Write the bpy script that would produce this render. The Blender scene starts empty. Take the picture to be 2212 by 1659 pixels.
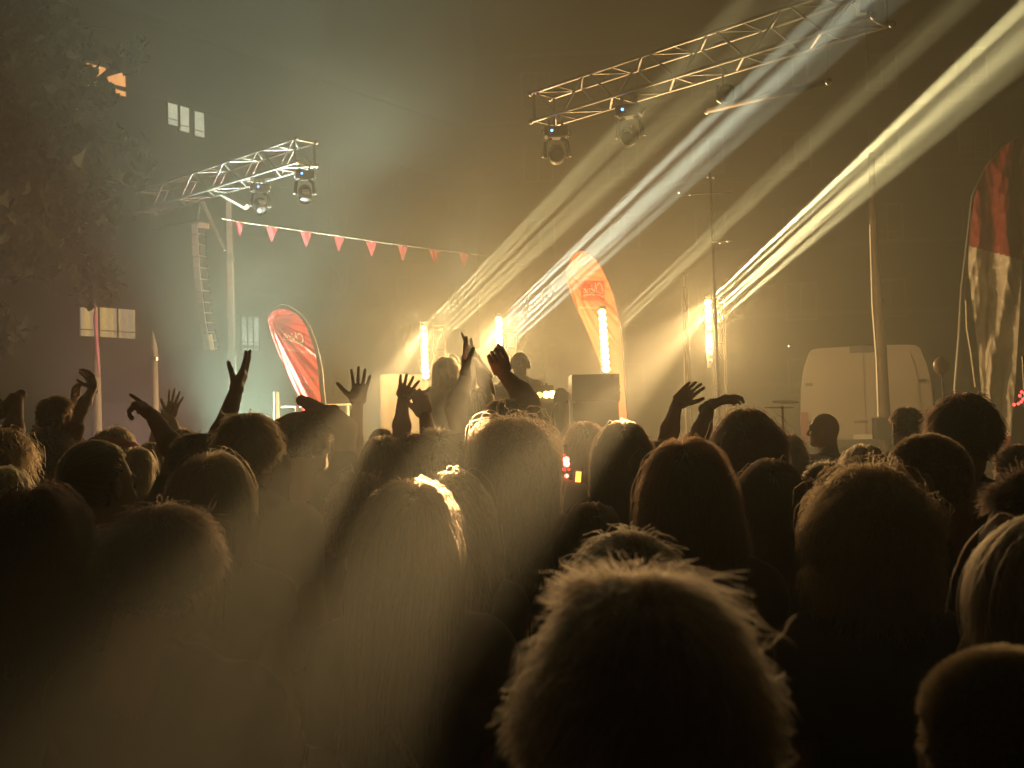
import bpy, math, random
import numpy as np
from mathutils import Vector, Matrix
rng = np.random.default_rng(7)
random.seed(7)
S = bpy.context.scene
COL = S.collection

# ------------------------------------------------------------------ camera
F = 2371.0; CX = 1106.0; CY = 829.5; CAMZ = 1.85
PITCH = math.radians(1.9); ROLL = math.radians(1.5)
_f = Vector((0, math.cos(PITCH), math.sin(PITCH)))
_r0 = Vector((1, 0, 0)); _u0 = Vector((0, -math.sin(PITCH), math.cos(PITCH)))
_r = _r0 * math.cos(ROLL) - _u0 * math.sin(ROLL)
_u = _u0 * math.cos(ROLL) + _r0 * math.sin(ROLL)
CAM = Vector((0, 0, CAMZ))
cam_data = bpy.data.cameras.new('camera'); cam = bpy.data.objects.new('camera', cam_data); COL.objects.link(cam)
m = Matrix((( _r.x, _u.x, -_f.x, 0), (_r.y, _u.y, -_f.y, 0), (_r.z, _u.z, -_f.z, CAMZ), (0, 0, 0, 1)))
cam.matrix_world = m
cam_data.sensor_width = 36; cam_data.lens = 36 * F / 2212.0
cam_data.clip_start = 0.05; cam_data.clip_end = 400
cam_data.dof.use_dof = True; cam_data.dof.focus_distance = 9.0; cam_data.dof.aperture_fstop = 9.0
S.camera = cam

def P(xd, yd, Y):
    """world point seen at picture place (xd, yd) and lying Y metres ahead"""
    d = _f + _r * ((xd - CX) / F) - _u * ((yd - CY) / F)
    return CAM + d * (Y / d.y)

# ------------------------------------------------------------------ world, view
W = bpy.data.worlds.new('World'); S.world = W; W.use_nodes = True
wn = W.node_tree; sky = wn.nodes.new('ShaderNodeTexSky'); sky.sky_type = 'NISHITA'; sky.sun_disc = False
sky.sun_elevation = math.radians(-4); sky.sun_rotation = math.radians(200)
bg = wn.nodes['Background']; bg.inputs['Strength'].default_value = 0.15
glow = wn.nodes.new('ShaderNodeMix'); glow.data_type = 'RGBA'; glow.blend_type = 'MULTIPLY'; glow.inputs[0].default_value = 1.0
glow.inputs[7].default_value = (1.0, .50, .20, 1)   # warm tint added to the sky light to lift the dark crowd
wn.links.new(sky.outputs[0], glow.inputs[6]); wn.links.new(glow.outputs[2], bg.inputs[0])
S.view_settings.view_transform = 'Standard'; S.view_settings.look = 'None'
S.view_settings.exposure = 0.15; S.view_settings.gamma = 1.0
S.view_settings.use_curve_mapping = False
cy = S.cycles
cy.max_bounces = 5; cy.diffuse_bounces = 2; cy.glossy_bounces = 2; cy.transmission_bounces = 3
cy.volume_bounces = 1; cy.transparent_max_bounces = 8
cy.sample_clamp_indirect = 3.0; cy.sample_clamp_direct = 0
cy.use_denoising = True; cy.use_light_tree = True
cy.volume_step_rate = 1.0; cy.volume_max_steps = 128
cy.caustics_reflective = False; cy.caustics_refractive = False

# ------------------------------------------------------------------ helpers
def link(o, parent=None):
    COL.objects.link(o)
    if parent is not None: o.parent = parent
    return o
def tag(o, label=None, cat=None, group=None, kind=None):
    if label: o['label'] = label
    if cat: o['category'] = cat
    if group: o['group'] = group
    if kind: o['kind'] = kind
    return o
def empty(name, loc, label=None, cat=None, group=None, rz=0.0):
    o = bpy.data.objects.new(name, None); COL.objects.link(o); o.location = loc; o.rotation_euler = (0, 0, rz)
    o.empty_display_size = 0.1
    return tag(o, label, cat, group)
def mesh_obj(name, V, Fc, mat, parent=None, smooth=False, local=True):
    """V given in world metres; with a parent (an unrotated or rotated empty) they are moved into its frame"""
    V = np.asarray(V, dtype=np.float64)
    me = bpy.data.meshes.new(name)
    me.from_pydata([tuple(v) for v in V], [], [tuple(int(i) for i in f) for f in Fc])
    if mat is not None:
        for mm in (mat if isinstance(mat, (list, tuple)) else [mat]): me.materials.append(mm)
    if smooth: me.polygons.foreach_set('use_smooth', [True] * len(me.polygons))
    me.update()
    o = bpy.data.objects.new(name, me); link(o, parent)
    if parent is not None:
        o.matrix_parent_inverse = basis(parent).inverted()
    return o
def basis(o):
    mm = Matrix.LocRotScale(o.location, o.rotation_euler, o.scale)
    return basis(o.parent) @ o.matrix_parent_inverse @ mm if o.parent else mm

def mat(name, col, rough=0.7, metal=0.0, var=0.25, scale=8.0, bump=0.0, spec=0.5, sheen=0.0, trans=0.0):
    ma = bpy.data.materials.new(name); ma.use_nodes = True
    nt = ma.node_tree; b = nt.nodes['Principled BSDF']
    tc = nt.nodes.new('ShaderNodeTexCoord'); nz = nt.nodes.new('ShaderNodeTexNoise')
    nz.inputs['Scale'].default_value = scale; nz.inputs['Detail'].default_value = 5
    nt.links.new(tc.outputs['Object'], nz.inputs['Vector'])
    ra = nt.nodes.new('ShaderNodeMix'); ra.data_type = 'RGBA'
    c = np.array(col[:3], float)
    ra.inputs[6].default_value = (*np.clip(c * (1 - var), 0, 1), 1); ra.inputs[7].default_value = (*np.clip(c * (1 + var), 0, 1), 1)
    nt.links.new(nz.outputs['Fac'], ra.inputs[0]); nt.links.new(ra.outputs[2], b.inputs['Base Color'])
    b.inputs['Roughness'].default_value = rough; b.inputs['Metallic'].default_value = metal
    b.inputs['Specular IOR Level'].default_value = spec
    if sheen: b.inputs['Sheen Weight'].default_value = sheen
    if bump:
        bp = nt.nodes.new('ShaderNodeBump'); bp.inputs['Strength'].default_value = bump; bp.inputs['Distance'].default_value = 0.01
        n2 = nt.nodes.new('ShaderNodeTexNoise'); n2.inputs['Scale'].default_value = scale * 4; n2.inputs['Detail'].default_value = 6
        nt.links.new(tc.outputs['Object'], n2.inputs['Vector'])
        nt.links.new(n2.outputs['Fac'], bp.inputs['Height']); nt.links.new(bp.outputs[0], b.inputs['Normal'])
    if trans:
        out = nt.nodes['Material Output']; tr = nt.nodes.new('ShaderNodeBsdfTranslucent'); mx = nt.nodes.new('ShaderNodeMixShader')
        nt.links.new(ra.outputs[2], tr.inputs['Color']); mx.inputs[0].default_value = trans
        nt.links.new(b.outputs[0], mx.inputs[1]); nt.links.new(tr.outputs[0], mx.inputs[2]); nt.links.new(mx.outputs[0], out.inputs['Surface'])
    return ma
def emis(name, col, strength, var=0.0, scale=3.0):
    ma = bpy.data.materials.new(name); ma.use_nodes = True
    nt = ma.node_tree; b = nt.nodes['Principled BSDF']
    b.inputs['Base Color'].default_value = (0.02, 0.02, 0.02, 1)
    b.inputs['Emission Color'].default_value = (*col, 1); b.inputs['Emission Strength'].default_value = strength
    if var:
        tc = nt.nodes.new('ShaderNodeTexCoord'); nz = nt.nodes.new('ShaderNodeTexNoise'); nz.inputs['Scale'].default_value = scale
        nt.links.new(tc.outputs['Object'], nz.inputs['Vector'])
        mr = nt.nodes.new('ShaderNodeMapRange'); mr.inputs['From Min'].default_value = .3; mr.inputs['From Max'].default_value = .7
        mr.inputs['To Min'].default_value = strength * (1 - var); mr.inputs['To Max'].default_value = strength
        nt.links.new(nz.outputs['Fac'], mr.inputs['Value']); nt.links.new(mr.outputs[0], b.inputs['Emission Strength'])
    ma.cycles.emission_sampling = 'NONE'
    return ma
def box(c, h, R=None):
    """corners of a box with centre c, half sizes h and 3x3 rotation R"""
    v = np.array([[sx * h[0], sy * h[1], sz * h[2]] for sx in (-1, 1) for sy in (-1, 1) for sz in (-1, 1)], float)
    if R is not None: v = v @ np.asarray(R, float).T
    v = v + np.asarray(c, float)
    f = [(0, 1, 3, 2), (4, 6, 7, 5), (0, 4, 5, 1), (2, 3, 7, 6), (0, 2, 6, 4), (1, 5, 7, 3)]
    return v, f
def frame_of(d):
    d = np.asarray(d, float); d = d / np.linalg.norm(d)
    a = np.array([0, 0, 1.0]) if abs(d[2]) < .9 else np.array([1.0, 0, 0])
    x = np.cross(a, d); x /= np.linalg.norm(x); y = np.cross(d, x)
    return np.stack([x, y, d], 1)
def tube(pts, rad, n=10, caps=True):
    pts = np.asarray(pts, float); k = len(pts)
    rad = np.full(k, rad) if np.isscalar(rad) else np.asarray(rad, float)
    V = []; Fc = []
    for i in range(k):
        d = pts[min(i + 1, k - 1)] - pts[max(i - 1, 0)]
        R = frame_of(d)
        for j in range(n):
            a = 2 * math.pi * j / n
            V.append(pts[i] + R[:, 0] * math.cos(a) * rad[i] + R[:, 1] * math.sin(a) * rad[i])
    for i in range(k - 1):
        for j in range(n):
            a = i * n + j; b = i * n + (j + 1) % n
            Fc.append((a, b, b + n, a + n))
    if caps:
        Fc.append(tuple(range(n - 1, -1, -1))); Fc.append(tuple(range((k - 1) * n, k * n)))
    return np.array(V), Fc
def merge(*parts):
    V = []; Fc = []; o = 0
    for v, f in parts:
        V.append(np.asarray(v)); Fc += [tuple(i + o for i in ff) for ff in f]; o += len(v)
    return np.concatenate(V), Fc
def ellipsoid(c, r, R=None, nu=14, nv=9):
    V = [[0, 0, 1]]; Fc = []
    for i in range(1, nv):
        t = math.pi * i / nv
        for j in range(nu):
            a = 2 * math.pi * j / nu; V.append([math.sin(t) * math.cos(a), math.sin(t) * math.sin(a), math.cos(t)])
    V.append([0, 0, -1]); L = len(V) - 1
    for j in range(nu):
        Fc.append((0, 1 + j, 1 + (j + 1) % nu)); b = 1 + (nv - 2) * nu
        Fc.append((L, b + (j + 1) % nu, b + j))
    for i in range(nv - 2):
        for j in range(nu):
            a = 1 + i * nu + j; b = 1 + i * nu + (j + 1) % nu; Fc.append((a, a + nu, b + nu, b))
    V = np.array(V, float) * np.asarray(r, float)
    if R is not None: V = V @ np.asarray(R).T
    return V + np.asarray(c, float), Fc
_unit = None
def rod(name, a, b, r, mat_, parent):
    """thin rod object sharing one unit mesh"""
    global _unit
    if _unit is None:
        v, f = tube([(0, 0, 0), (0, 0, 1)], 1.0, 8); _unit = {}
        _unit['v'] = (v, f)
    key = mat_.name
    if key not in _unit:
        v, f = _unit['v']; me = bpy.data.meshes.new('rod'); me.from_pydata([tuple(x) for x in v], [], f); me.materials.append(mat_)
        me.polygons.foreach_set('use_smooth', [len(p.vertices) == 4 for p in me.polygons]); _unit[key] = me
    o = bpy.data.objects.new(name, _unit[key]); link(o, parent)
    a = Vector(a); b = Vector(b); L = (b - a).length
    R = frame_of(b - a)
    M = Matrix.Translation(a) @ Matrix(R.tolist()).to_4x4() @ Matrix.Diagonal((r, r, L, 1))
    o.matrix_basis = (basis(parent).inverted() @ M) if parent else M
    return o
def spot(name, loc, target, watts, col, deg, blend=0.3, rad=0.02):
    L = bpy.data.lights.new(name, 'SPOT'); L.energy = watts; L.color = col; L.spot_size = math.radians(deg); L.spot_blend = blend
    L.shadow_soft_size = rad
    o = bpy.data.objects.new(name, L); link(o); o.location = loc
    o.rotation_euler = (Vector(target) - Vector(loc)).to_track_quat('-Z', 'Y').to_euler(); return o
def point(name, loc, watts, col, rad=0.05):
    L = bpy.data.lights.new(name, 'POINT'); L.energy = watts; L.color = col; L.shadow_soft_size = rad
    o = bpy.data.objects.new(name, L); link(o); o.location = loc; return o

# ------------------------------------------------------------------ haze
HZ = bpy.data.materials.new('haze_air'); HZ.use_nodes = True
nt = HZ.node_tree; nt.nodes.remove(nt.nodes['Principled BSDF'])
pv = nt.nodes.new('ShaderNodeVolumePrincipled'); pv.inputs['Density'].default_value = 0.020
pv.inputs['Color'].default_value = (0.78, 0.84, 0.74, 1); pv.inputs['Anisotropy'].default_value = 0.6
nt.links.new(pv.outputs[0], nt.nodes['Material Output'].inputs['Volume'])
v, f = box((0, 36, 14), (52, 46, 15.5))
haze = mesh_obj('haze', v, f, HZ); haze['kind'] = 'stuff'

# drifting stage smoke, thicker than the haze
def smoke(c, h, dens, scale, seed, lo=.46, hi=.72):
    ma = bpy.data.materials.new('smoke'); ma.use_nodes = True; t = ma.node_tree; t.nodes.remove(t.nodes['Principled BSDF'])
    p_ = t.nodes.new('ShaderNodeVolumePrincipled'); p_.inputs['Color'].default_value = (.82, .86, .80, 1); p_.inputs['Anisotropy'].default_value = .2
    tc = t.nodes.new('ShaderNodeTexCoord'); nz = t.nodes.new('ShaderNodeTexNoise'); nz.noise_dimensions = '4D'; nz.inputs['W'].default_value = seed
    nz.inputs['Scale'].default_value = scale; nz.inputs['Detail'].default_value = 3; nz.inputs['Distortion'].default_value = .6
    t.links.new(tc.outputs['Object'], nz.inputs['Vector'])
    mr = t.nodes.new('ShaderNodeMapRange'); mr.inputs['From Min'].default_value = lo; mr.inputs['From Max'].default_value = hi; mr.inputs['To Max'].default_value = dens
    t.links.new(nz.outputs['Fac'], mr.inputs['Value'])
    # thin out towards the edges of the cloud
    vm = t.nodes.new('ShaderNodeVectorMath'); vm.operation = 'LENGTH'; mp = t.nodes.new('ShaderNodeMapping'); mp.inputs['Scale'].default_value = tuple(1 / a for a in h)
    t.links.new(tc.outputs['Object'], mp.inputs[0]); t.links.new(mp.outputs[0], vm.inputs[0])
    m2 = t.nodes.new('ShaderNodeMapRange'); m2.inputs['From Min'].default_value = 1.0; m2.inputs['From Max'].default_value = .35
    t.links.new(vm.outputs['Value'], m2.inputs['Value']); mu = t.nodes.new('ShaderNodeMath'); mu.operation = 'MULTIPLY'
    t.links.new(mr.outputs[0], mu.inputs[0]); t.links.new(m2.outputs[0], mu.inputs[1]); t.links.new(mu.outputs[0], p_.inputs['Density'])
    t.links.new(p_.outputs[0], t.nodes['Material Output'].inputs['Volume'])
    v_, f_ = box((0, 0, 0), h); o_ = mesh_obj('smoke', v_, f_, ma); o_.location = c; o_['kind'] = 'stuff'; return o_
smoke(P(1050, 850, 9.3), (2.6, 1.0, 1.0), .22, 1.1, 5.0, .38, .70)  # cloud added before the performers to veil them in lit haze
smoke(P(560, 560, 20.5), (9.5, 3.0, 4.6), .42, .30, 2.0, .48, .70)
# ------------------------------------------------------------------ base materials
M_alu = mat('aluminium', (.42, .43, .42), .36, .85, .12, 20, .1)
M_black = mat('black_metal', (.02, .02, .02), .45, .1, .3, 12, .1)
M_blackp = mat('black_plastic', (.03, .03, .032), .5, 0, .2, 12, .1)
M_asph = mat('asphalt', (.055, .053, .05), .85, 0, .3, 3, .5)
M_stone = mat('paving', (.08, .072, .06), .8, 0, .25, 2, .4)
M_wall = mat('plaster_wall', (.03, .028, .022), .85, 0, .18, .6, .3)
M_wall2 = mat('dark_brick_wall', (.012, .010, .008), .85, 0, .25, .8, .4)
M_frame = mat('window_frame', (.12, .11, .10), .6)
M_ply = mat('stage_ply', (.10, .075, .05), .7, 0, .3, 4, .3)
M_chrome = mat('chrome', (.75, .74, .72), .15, 1, .05, 10)
# ------------------------------------------------------------------ lamps of the stage
WARM = (1.0, .60, .25); GOLD = (1.0, .78, .40); PALE = (1.0, .97, .78); BRNZ = (1.0, .60, .27); MINT = (.78, 1.0, .80)
for (x, y0, y1, Y, w, c) in ((917, 700, 815, 15.8, 390, WARM), (1078, 690, 800, 15.8, 520, WARM), (1304, 672, 800, 13.3, 170, WARM), (1532, 650, 770, 15.8, 560, WARM)):
    for k in range(2):
        point('bar_light', P(x, y0 + (y1 - y0) * (.25 + .5 * k), Y), w / 2, c, .12)
brng = random.Random(4)
def streak_beams(x, ys, Y, ends, watts, col, deg, jit=.05):
    """narrow spots added at one bar to imitate lens streaks; ends: (x, y, Y) reached by the first streak"""
    o0 = P(x, ys[0], Y); e = P(*ends); d = e - o0
    for k, yy in enumerate(ys):
        o = P(x, yy, Y); dd = d + Vector([brng.gauss(0, jit) for _ in range(3)])
        spot('streak_beam', o, o + dd, (watts if np.isscalar(watts) else watts[k]) * 260, col, deg if np.isscalar(deg) else deg[k], .7, .01)
# right bar: strongest imitated lens streak, towards the top right corner
streak_beams(1530, [650, 664, 680, 692, 712], 15.7, (2265, -40, 8.0), [5200, 1200, 1400, 1000, 600], GOLD, [.5, .9, 1.5, 1.5, 1.6], .02)
# middle bar
streak_beams(1078, [690, 703, 717, 729, 742, 756, 768], 15.7, (1640, 130, 9.0), [700, 1000, 900, 850, 1000, 700, 550], PALE, 1.0, .025)
# left bar
streak_beams(917, [705, 718, 731, 745, 757, 770], 15.7, (1400, 210, 9.0), 400, GOLD, 1.0, .03)
# bar behind the orange banner
streak_beams(1330, [690, 704, 718], 15.6, (1760, 270, 9.0), 220, GOLD, .8)
# added spots carry the lens streaks on, just over the crowd's heads
streak_beams(1530, [650], 15.7, (1075, 978, 2.2), [80], BRNZ, .15, .0)
streak_beams(1530, [662], 15.7, (1165, 985, 2.4), [85], BRNZ, .13, .0)
streak_beams(1530, [676], 15.7, (1240, 975, 3.0), [160], BRNZ, .25, .0)
streak_beams(1078, [684], 15.7, (780, 966, 2.0), [22], BRNZ, .12, .0)
streak_beams(1078, [690], 15.7, (875, 970, 2.2), [32], BRNZ, .11, .0)
streak_beams(1078, [698], 15.7, (960, 962, 2.8), [150], BRNZ, .22, .0)
streak_beams(917, [704], 15.7, (610, 982, 2.1), [12], BRNZ, .13, .0)
streak_beams(917, [712], 15.7, (740, 965, 3.0), [120], BRNZ, .2, .0)
streak_beams(1296, [672], 15.6, (990, 980, 2.2), [36], BRNZ, .14, .0)
# floor washes added out of view behind the stage, left, to light the smoke
def wash(x, Y, z, tgt, w, c, deg, n=1.0):
    q = P(x, 900, Y); return spot("added_wash_light", (q.x, Y, z), P(*tgt), w * 3, c, deg, n, .1)
wash(520, 17.5, .4, (560, 300, 15.5), 8600, MINT, 62)
wash(860, 18.0, .4, (850, 250, 17), 3800, MINT, 50)
wash(300, 15.5, .4, (300, 750, 15), 700, (1, .5, .5), 100)
# ------------------------------------------------------------------ ground, terrace, stage
v = [(-150, -20, 0), (150, -20, 0), (150, 200, 0), (-150, 200, 0)]
g = mesh_obj('ground', v, [(0, 1, 2, 3)], M_asph); g['kind'] = 'structure'
v, f = box((7.0, 22, 0.42), (5.2, 5.0, 0.42)); o = mesh_obj('terrace', v, f, M_stone); o['kind'] = 'structure'
for i in range(3):
    v, f = box((1.65 - .15 * i, 20.5, .07 + .14 * (2 - i)), (.148, 2.6, .07 + .14 * (2 - i)))
    o = mesh_obj('steps', v, f, M_stone); o['kind'] = 'structure'

def deck(parent, x0, x1, y0, y1, z):
    nx = int((x1 - x0) / 2); ny = int((y1 - y0) / 1)
    for i in range(nx):
        for j in range(ny):
            v, f = box((x0 + 2 * i + 1, y0 + j + .5, z - .02), (.995, .495, .02)); mesh_obj('deck_board', v, f, M_ply, parent)
    for i in range(nx + 1):
        for j in range(ny + 1):
            rod('leg', (x0 + 2 * i, y0 + j, 0), (x0 + 2 * i, y0 + j, z - .04), .025, M_alu, parent)
stage = empty('stage', (0, 13, 0), 'low scaffold stage of plywood boards under the two performers', 'stage')
deck(stage, -2.4, 3.6, 10.4, 14.4, .75)
v, f = box((.6, 10.38, .36), (3.0, .01, .36)); mesh_obj('skirt', v, f, mat('skirt_cloth', (.03, .03, .03), .9), stage)

# ------------------------------------------------------------------ buildings
def plane_building(name, A, dirv, s0, s1, depth, H, m, label, wins, mullions=(1,)):
    """facade along A + s*dirv, storeys and windows; wins: (s, z, w, h, lit material or None)"""
    d = np.array([dirv[0], dirv[1], 0.0]); nrm = np.array([-dirv[1], dirv[0], 0.0])  # away from the square
    A = np.array([A[0], A[1], 0.0]); R = np.stack([d, nrm, [0, 0, 1]], 1)
    root = empty(name, tuple(A + d * (s0 + s1) / 2), label, 'building')
    c = A + d * (s0 + s1) / 2 + nrm * (depth / 2 + .12) + np.array([0, 0, H / 2])
    v, f = box(c, ((s1 - s0) / 2, depth / 2, H / 2), R); mesh_obj('wall', v, f, m, root)
    v, f = box(c + np.array([0, 0, H / 2 + .15]), ((s1 - s0) / 2 + .35, depth / 2 + .35, .15), R); mesh_obj('cornice', v, f, M_stone, root)
    for k in range(1, int(H / 3.2)):
        v, f = box(A + d * (s0 + s1) / 2 + nrm * .1 + np.array([0, 0, 3.2 * k]), ((s1 - s0) / 2, .05, .09), R)
        mesh_obj('string_course', v, f, M_stone, root)
    for (s, z, w, h, lm, pan) in wins:
        c = A + d * s + nrm * .085 + np.array([0, 0, z])
        parts = []
        for sgn in (-1, 1):
            parts.append(box(c + d * sgn * (w / 2 + .03), (.04, .06, h / 2 + .07), R))
            parts.append(box(c + np.array([0, 0, sgn * (h / 2 + .035)]), (w / 2 - .012, .06, .035), R))
        for k in range(1, pan):
            parts.append(box(c + d * (w * k / pan - w / 2), (.035, .05, h / 2), R))
        parts.append(box(c + np.array([0, 0, -h * .27]), (w / 2 - .012, .044, .02), R))
        v, f = merge(*parts); fr = mesh_obj('window', v, f, M_frame, root)
        for k in range(pan):
            pw = w / pan
            v, f = box(c + d * (pw * (k + .5) - w / 2) + nrm * .01, (pw / 2 - .04, .01, h / 2 - .01), R)
            o = mesh_obj('pane', v, f, lm or M_dark_glass, None)
            o.parent = fr
    return root
M_dark_glass = mat('dark_glass', (.02, .022, .025), .12, 0, .1, 2)
def curtain(name, c1, c2, st, sc=2.2):
    ma = emis(name, c1, st); nt = ma.node_tree; b = nt.nodes['Principled BSDF']
    tc = nt.nodes.new('ShaderNodeTexCoord'); mp = nt.nodes.new('ShaderNodeMapping'); mp.inputs['Scale'].default_value = (sc, sc, .05)
    nz = nt.nodes.new('ShaderNodeTexNoise'); nz.inputs['Scale'].default_value = 2.0
    nt.links.new(tc.outputs['Object'], mp.inputs[0]); nt.links.new(mp.outputs[0], nz.inputs['Vector'])
    cr = nt.nodes.new('ShaderNodeValToRGB'); cr.color_ramp.elements[0].position = .42; cr.color_ramp.elements[1].position = .6
    cr.color_ramp.elements[0].color = (*c1, 1); cr.color_ramp.elements[1].color = (*c2, 1)
    nt.links.new(nz.outputs['Fac'], cr.inputs[0]); nt.links.new(cr.outputs[0], b.inputs['Emission Color']); return ma
L_or = emis('lit_orange_room', (1, .42, .13), 3.0, .3, .8)
L_wh = emis('lit_white_room', (.75, .75, .52), 2.0, .25, .7)
L_cu = curtain('lit_curtain', (.55, .42, .26), (1.0, .62, .18), 1.3)
L_dim = emis('dim_room', (.55, .6, .5), 1.5, .8, .8)
ang = math.radians(34.7); dv = (math.sin(ang), math.cos(ang))
A0 = (P(400, 900, 58).x, 58.0)
def s_of(xd, yd):
    """distance along the facade and height for a picture place"""
    p = P(xd, yd, 1.0) - CAM
    s = (p.x * A0[1] - A0[0]) / (dv[0] - p.x * dv[1]); Y = A0[1] + s * dv[1]
    return s, P(xd, yd, Y).z
wins = []
for xd, yd in ((376, 243), (400, 257), (433, 268)):
    s, z = s_of(xd, yd); wins.append((s, z, .72, 1.35, L_wh, 1))
s, z = s_of(236, 697); wins.append((s, z, 3.2, 1.5, L_cu, 3))
s, z = s_of(232, 172); wins.append((s, z, 2.3, 1.2, L_or, 2))
s, z = s_of(543, 720); wins.append((s, z, 1.3, 1.9, L_dim, 3))
for s in (-26, -20, -14, 12, 18, 24, 30):
    for z in (4.5, 7.7, 10.9, 14.1, 17.3): wins.append((s, z, 1.4, 1.5, None, 2))
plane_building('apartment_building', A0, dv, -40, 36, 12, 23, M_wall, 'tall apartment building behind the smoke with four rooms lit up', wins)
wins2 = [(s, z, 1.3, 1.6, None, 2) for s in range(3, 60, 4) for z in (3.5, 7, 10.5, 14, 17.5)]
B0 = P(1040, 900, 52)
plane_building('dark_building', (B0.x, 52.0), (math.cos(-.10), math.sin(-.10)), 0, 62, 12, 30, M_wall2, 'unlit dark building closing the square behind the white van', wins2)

# ------------------------------------------------------------------ street tree at the far left
M_leaf = mat('plane_leaf', (.028, .045, .012), .5, 0, .45, 1.5, 0, trans=.3)
M_bark = mat('bark', (.10, .08, .06), .9, 0, .35, 6, .8)
def tree(base, H, clusters, nleaf, label, seed, lsize=.26):
    r = np.random.default_rng(seed); root = empty('tree', tuple(base), label, 'tree')
    b = np.array(base, float)
    top = b + np.array([.2, .1, H * .55])
    parts = [tube([b, b + [0.05, 0, H * .2], b + [.15, .05, H * .4], top], [.24, .19, .15, .11], 12)]
    V = []; Fc = []; n = 0
    for (c, rad, wt) in clusters:
        c = np.array(c, float)
        midp = (top + c) / 2 + [0, 0, .3]
        parts.append(tube([b + [.1, 0, H * .35], midp, c], [.09, .06, .02], 8))
        for k in range(7):
            e = c + r.normal(0, .45, 3) * rad; parts.append(tube([midp * .3 + c * .7, (c + e) / 2, e], [.03, .02, .006], 5))
        m_ = int(nleaf * wt)
        sub = c + r.normal(0, .5, (14, 3)) * rad
        for k in range(m_):
            p = sub[r.integers(14)] + r.normal(0, .17, 3) * rad
            R = frame_of(r.normal(0, 1, 3) + [0, -.4, .5]); s = lsize * r.uniform(.6, 1.3)
            # lobed leaf
            pts = [(0, -.5), (.3, -.35), (.55, 0), (.25, .1), (0, .65), (-.25, .1), (-.55, 0), (-.3, -.35)]
            for (x, y) in pts: V.append(p + s * (R[:, 0] * x + R[:, 1] * y + R[:, 2] * (abs(x) * .25)))
            Fc += [(n, n + 1, n + 2, n + 3), (n, n + 3, n + 4, n + 5), (n, n + 5, n + 6, n + 7)]; n += 8
    v, f = merge(*parts); mesh_obj('trunk', v, f, M_bark, root, True)
    cr = mesh_obj('crown', V, Fc, M_leaf, root)
    return root
Y = 13.0
def cl(xd, yd, y, r, w): return (tuple(P(xd, yd, y + 5.5)), r * 1.35, w)
tree((-10.5, 18.8, 0), 10.5, [cl(20, 40, 13, .9, .9), cl(50, 130, 13.4, .6, .5), cl(-60, 200, 12.6, 1.2, 1), cl(60, 300, 13.2, 1.0, 1), cl(120, 420, 13, .75, .7),
     cl(190, 390, 12.8, .5, .5), cl(20, 480, 12.6, .8, .8), cl(285, 130, 13.6, .22, .05), cl(213, 200, 13.6, .18, .03), cl(-160, 380, 13, 1.2, 1), cl(100, 240, 12.6, .8, .6)],
     1250, 'leafy plane tree in front of the orange window', 3)

# ------------------------------------------------------------------ trusses
def box_truss(p0, p1, sec, seg, label, parent_name='lighting_truss'):
    p0 = np.array(p0); p1 = np.array(p1); L = np.linalg.norm(p1 - p0); d = (p1 - p0) / L
    z = np.array([0, 0, 1.0]); side = np.cross(d, z); side /= np.linalg.norm(side); up = np.cross(side, d)
    root = empty(parent_name, tuple((p0 + p1) / 2), label, 'truss', 'lighting trusses over the stage')
    h = sec / 2; cs = [(-h, -h), (h, -h), (h, h), (-h, h)]
    for (a, b) in cs: rod('chord', p0 + side * a + up * b, p1 + side * a + up * b, .020, M_alu, root)
    n = int(round(L / seg)); st = L / n
    for q in range(4):
        a = cs[q]; b = cs[(q + 1) % 4]
        for i in range(n):
            x0 = p0 + d * (i * st + .05); x1 = p0 + d * ((i + 1) * st - .05); xm = p0 + d * ((i + .5) * st)
            A = side * a[0] + up * a[1]; B = side * b[0] + up * b[1]
            if (i + q) % 2: A, B = B, A
            rod('brace', x0 + A, x1 + B, .013, M_alu, root)
            if q % 2 == 0 and i % 2 == 0: rod('brace', x1 + A * .98, x1 + B * .98, .011, M_alu, root)
    for e, s_ in ((p0, 1), (p1, -1)):
        ee = e + d * .02 * s_
        for q in range(4):
            a = cs[q]; b = cs[(q + 1) % 4]
            rod('end_frame', ee + side * a[0] + up * a[1], ee + side * b[0] + up * b[1], .015, M_alu, root)
            v, f = ellipsoid(e + side * a[0] + up * a[1] - d * .03 * s_, (.034,) * 3, nu=8, nv=6); mesh_obj('connector', v, f, M_alu, root, True)
    return root, d, side, up
TL0 = np.array(P(318, 432, 18.8)); TL1 = np.array(P(660, 337, 15.6))
TL1[2] = TL0[2] = (TL0[2] + TL1[2]) / 2
box_truss(TL0, TL1, .34, .45, 'short aluminium box truss on the crank tower above the left of the crowd')
TR0 = np.array(P(1172, 218, 12.4)); TR1 = np.array(P(1900, 30, 9.4))
TR1[2] = TR0[2] = (TR0[2] + TR1[2]) / 2
box_truss(TR0, TR1, .32, .42, 'long aluminium box truss crossing the top right of the picture')

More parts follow.
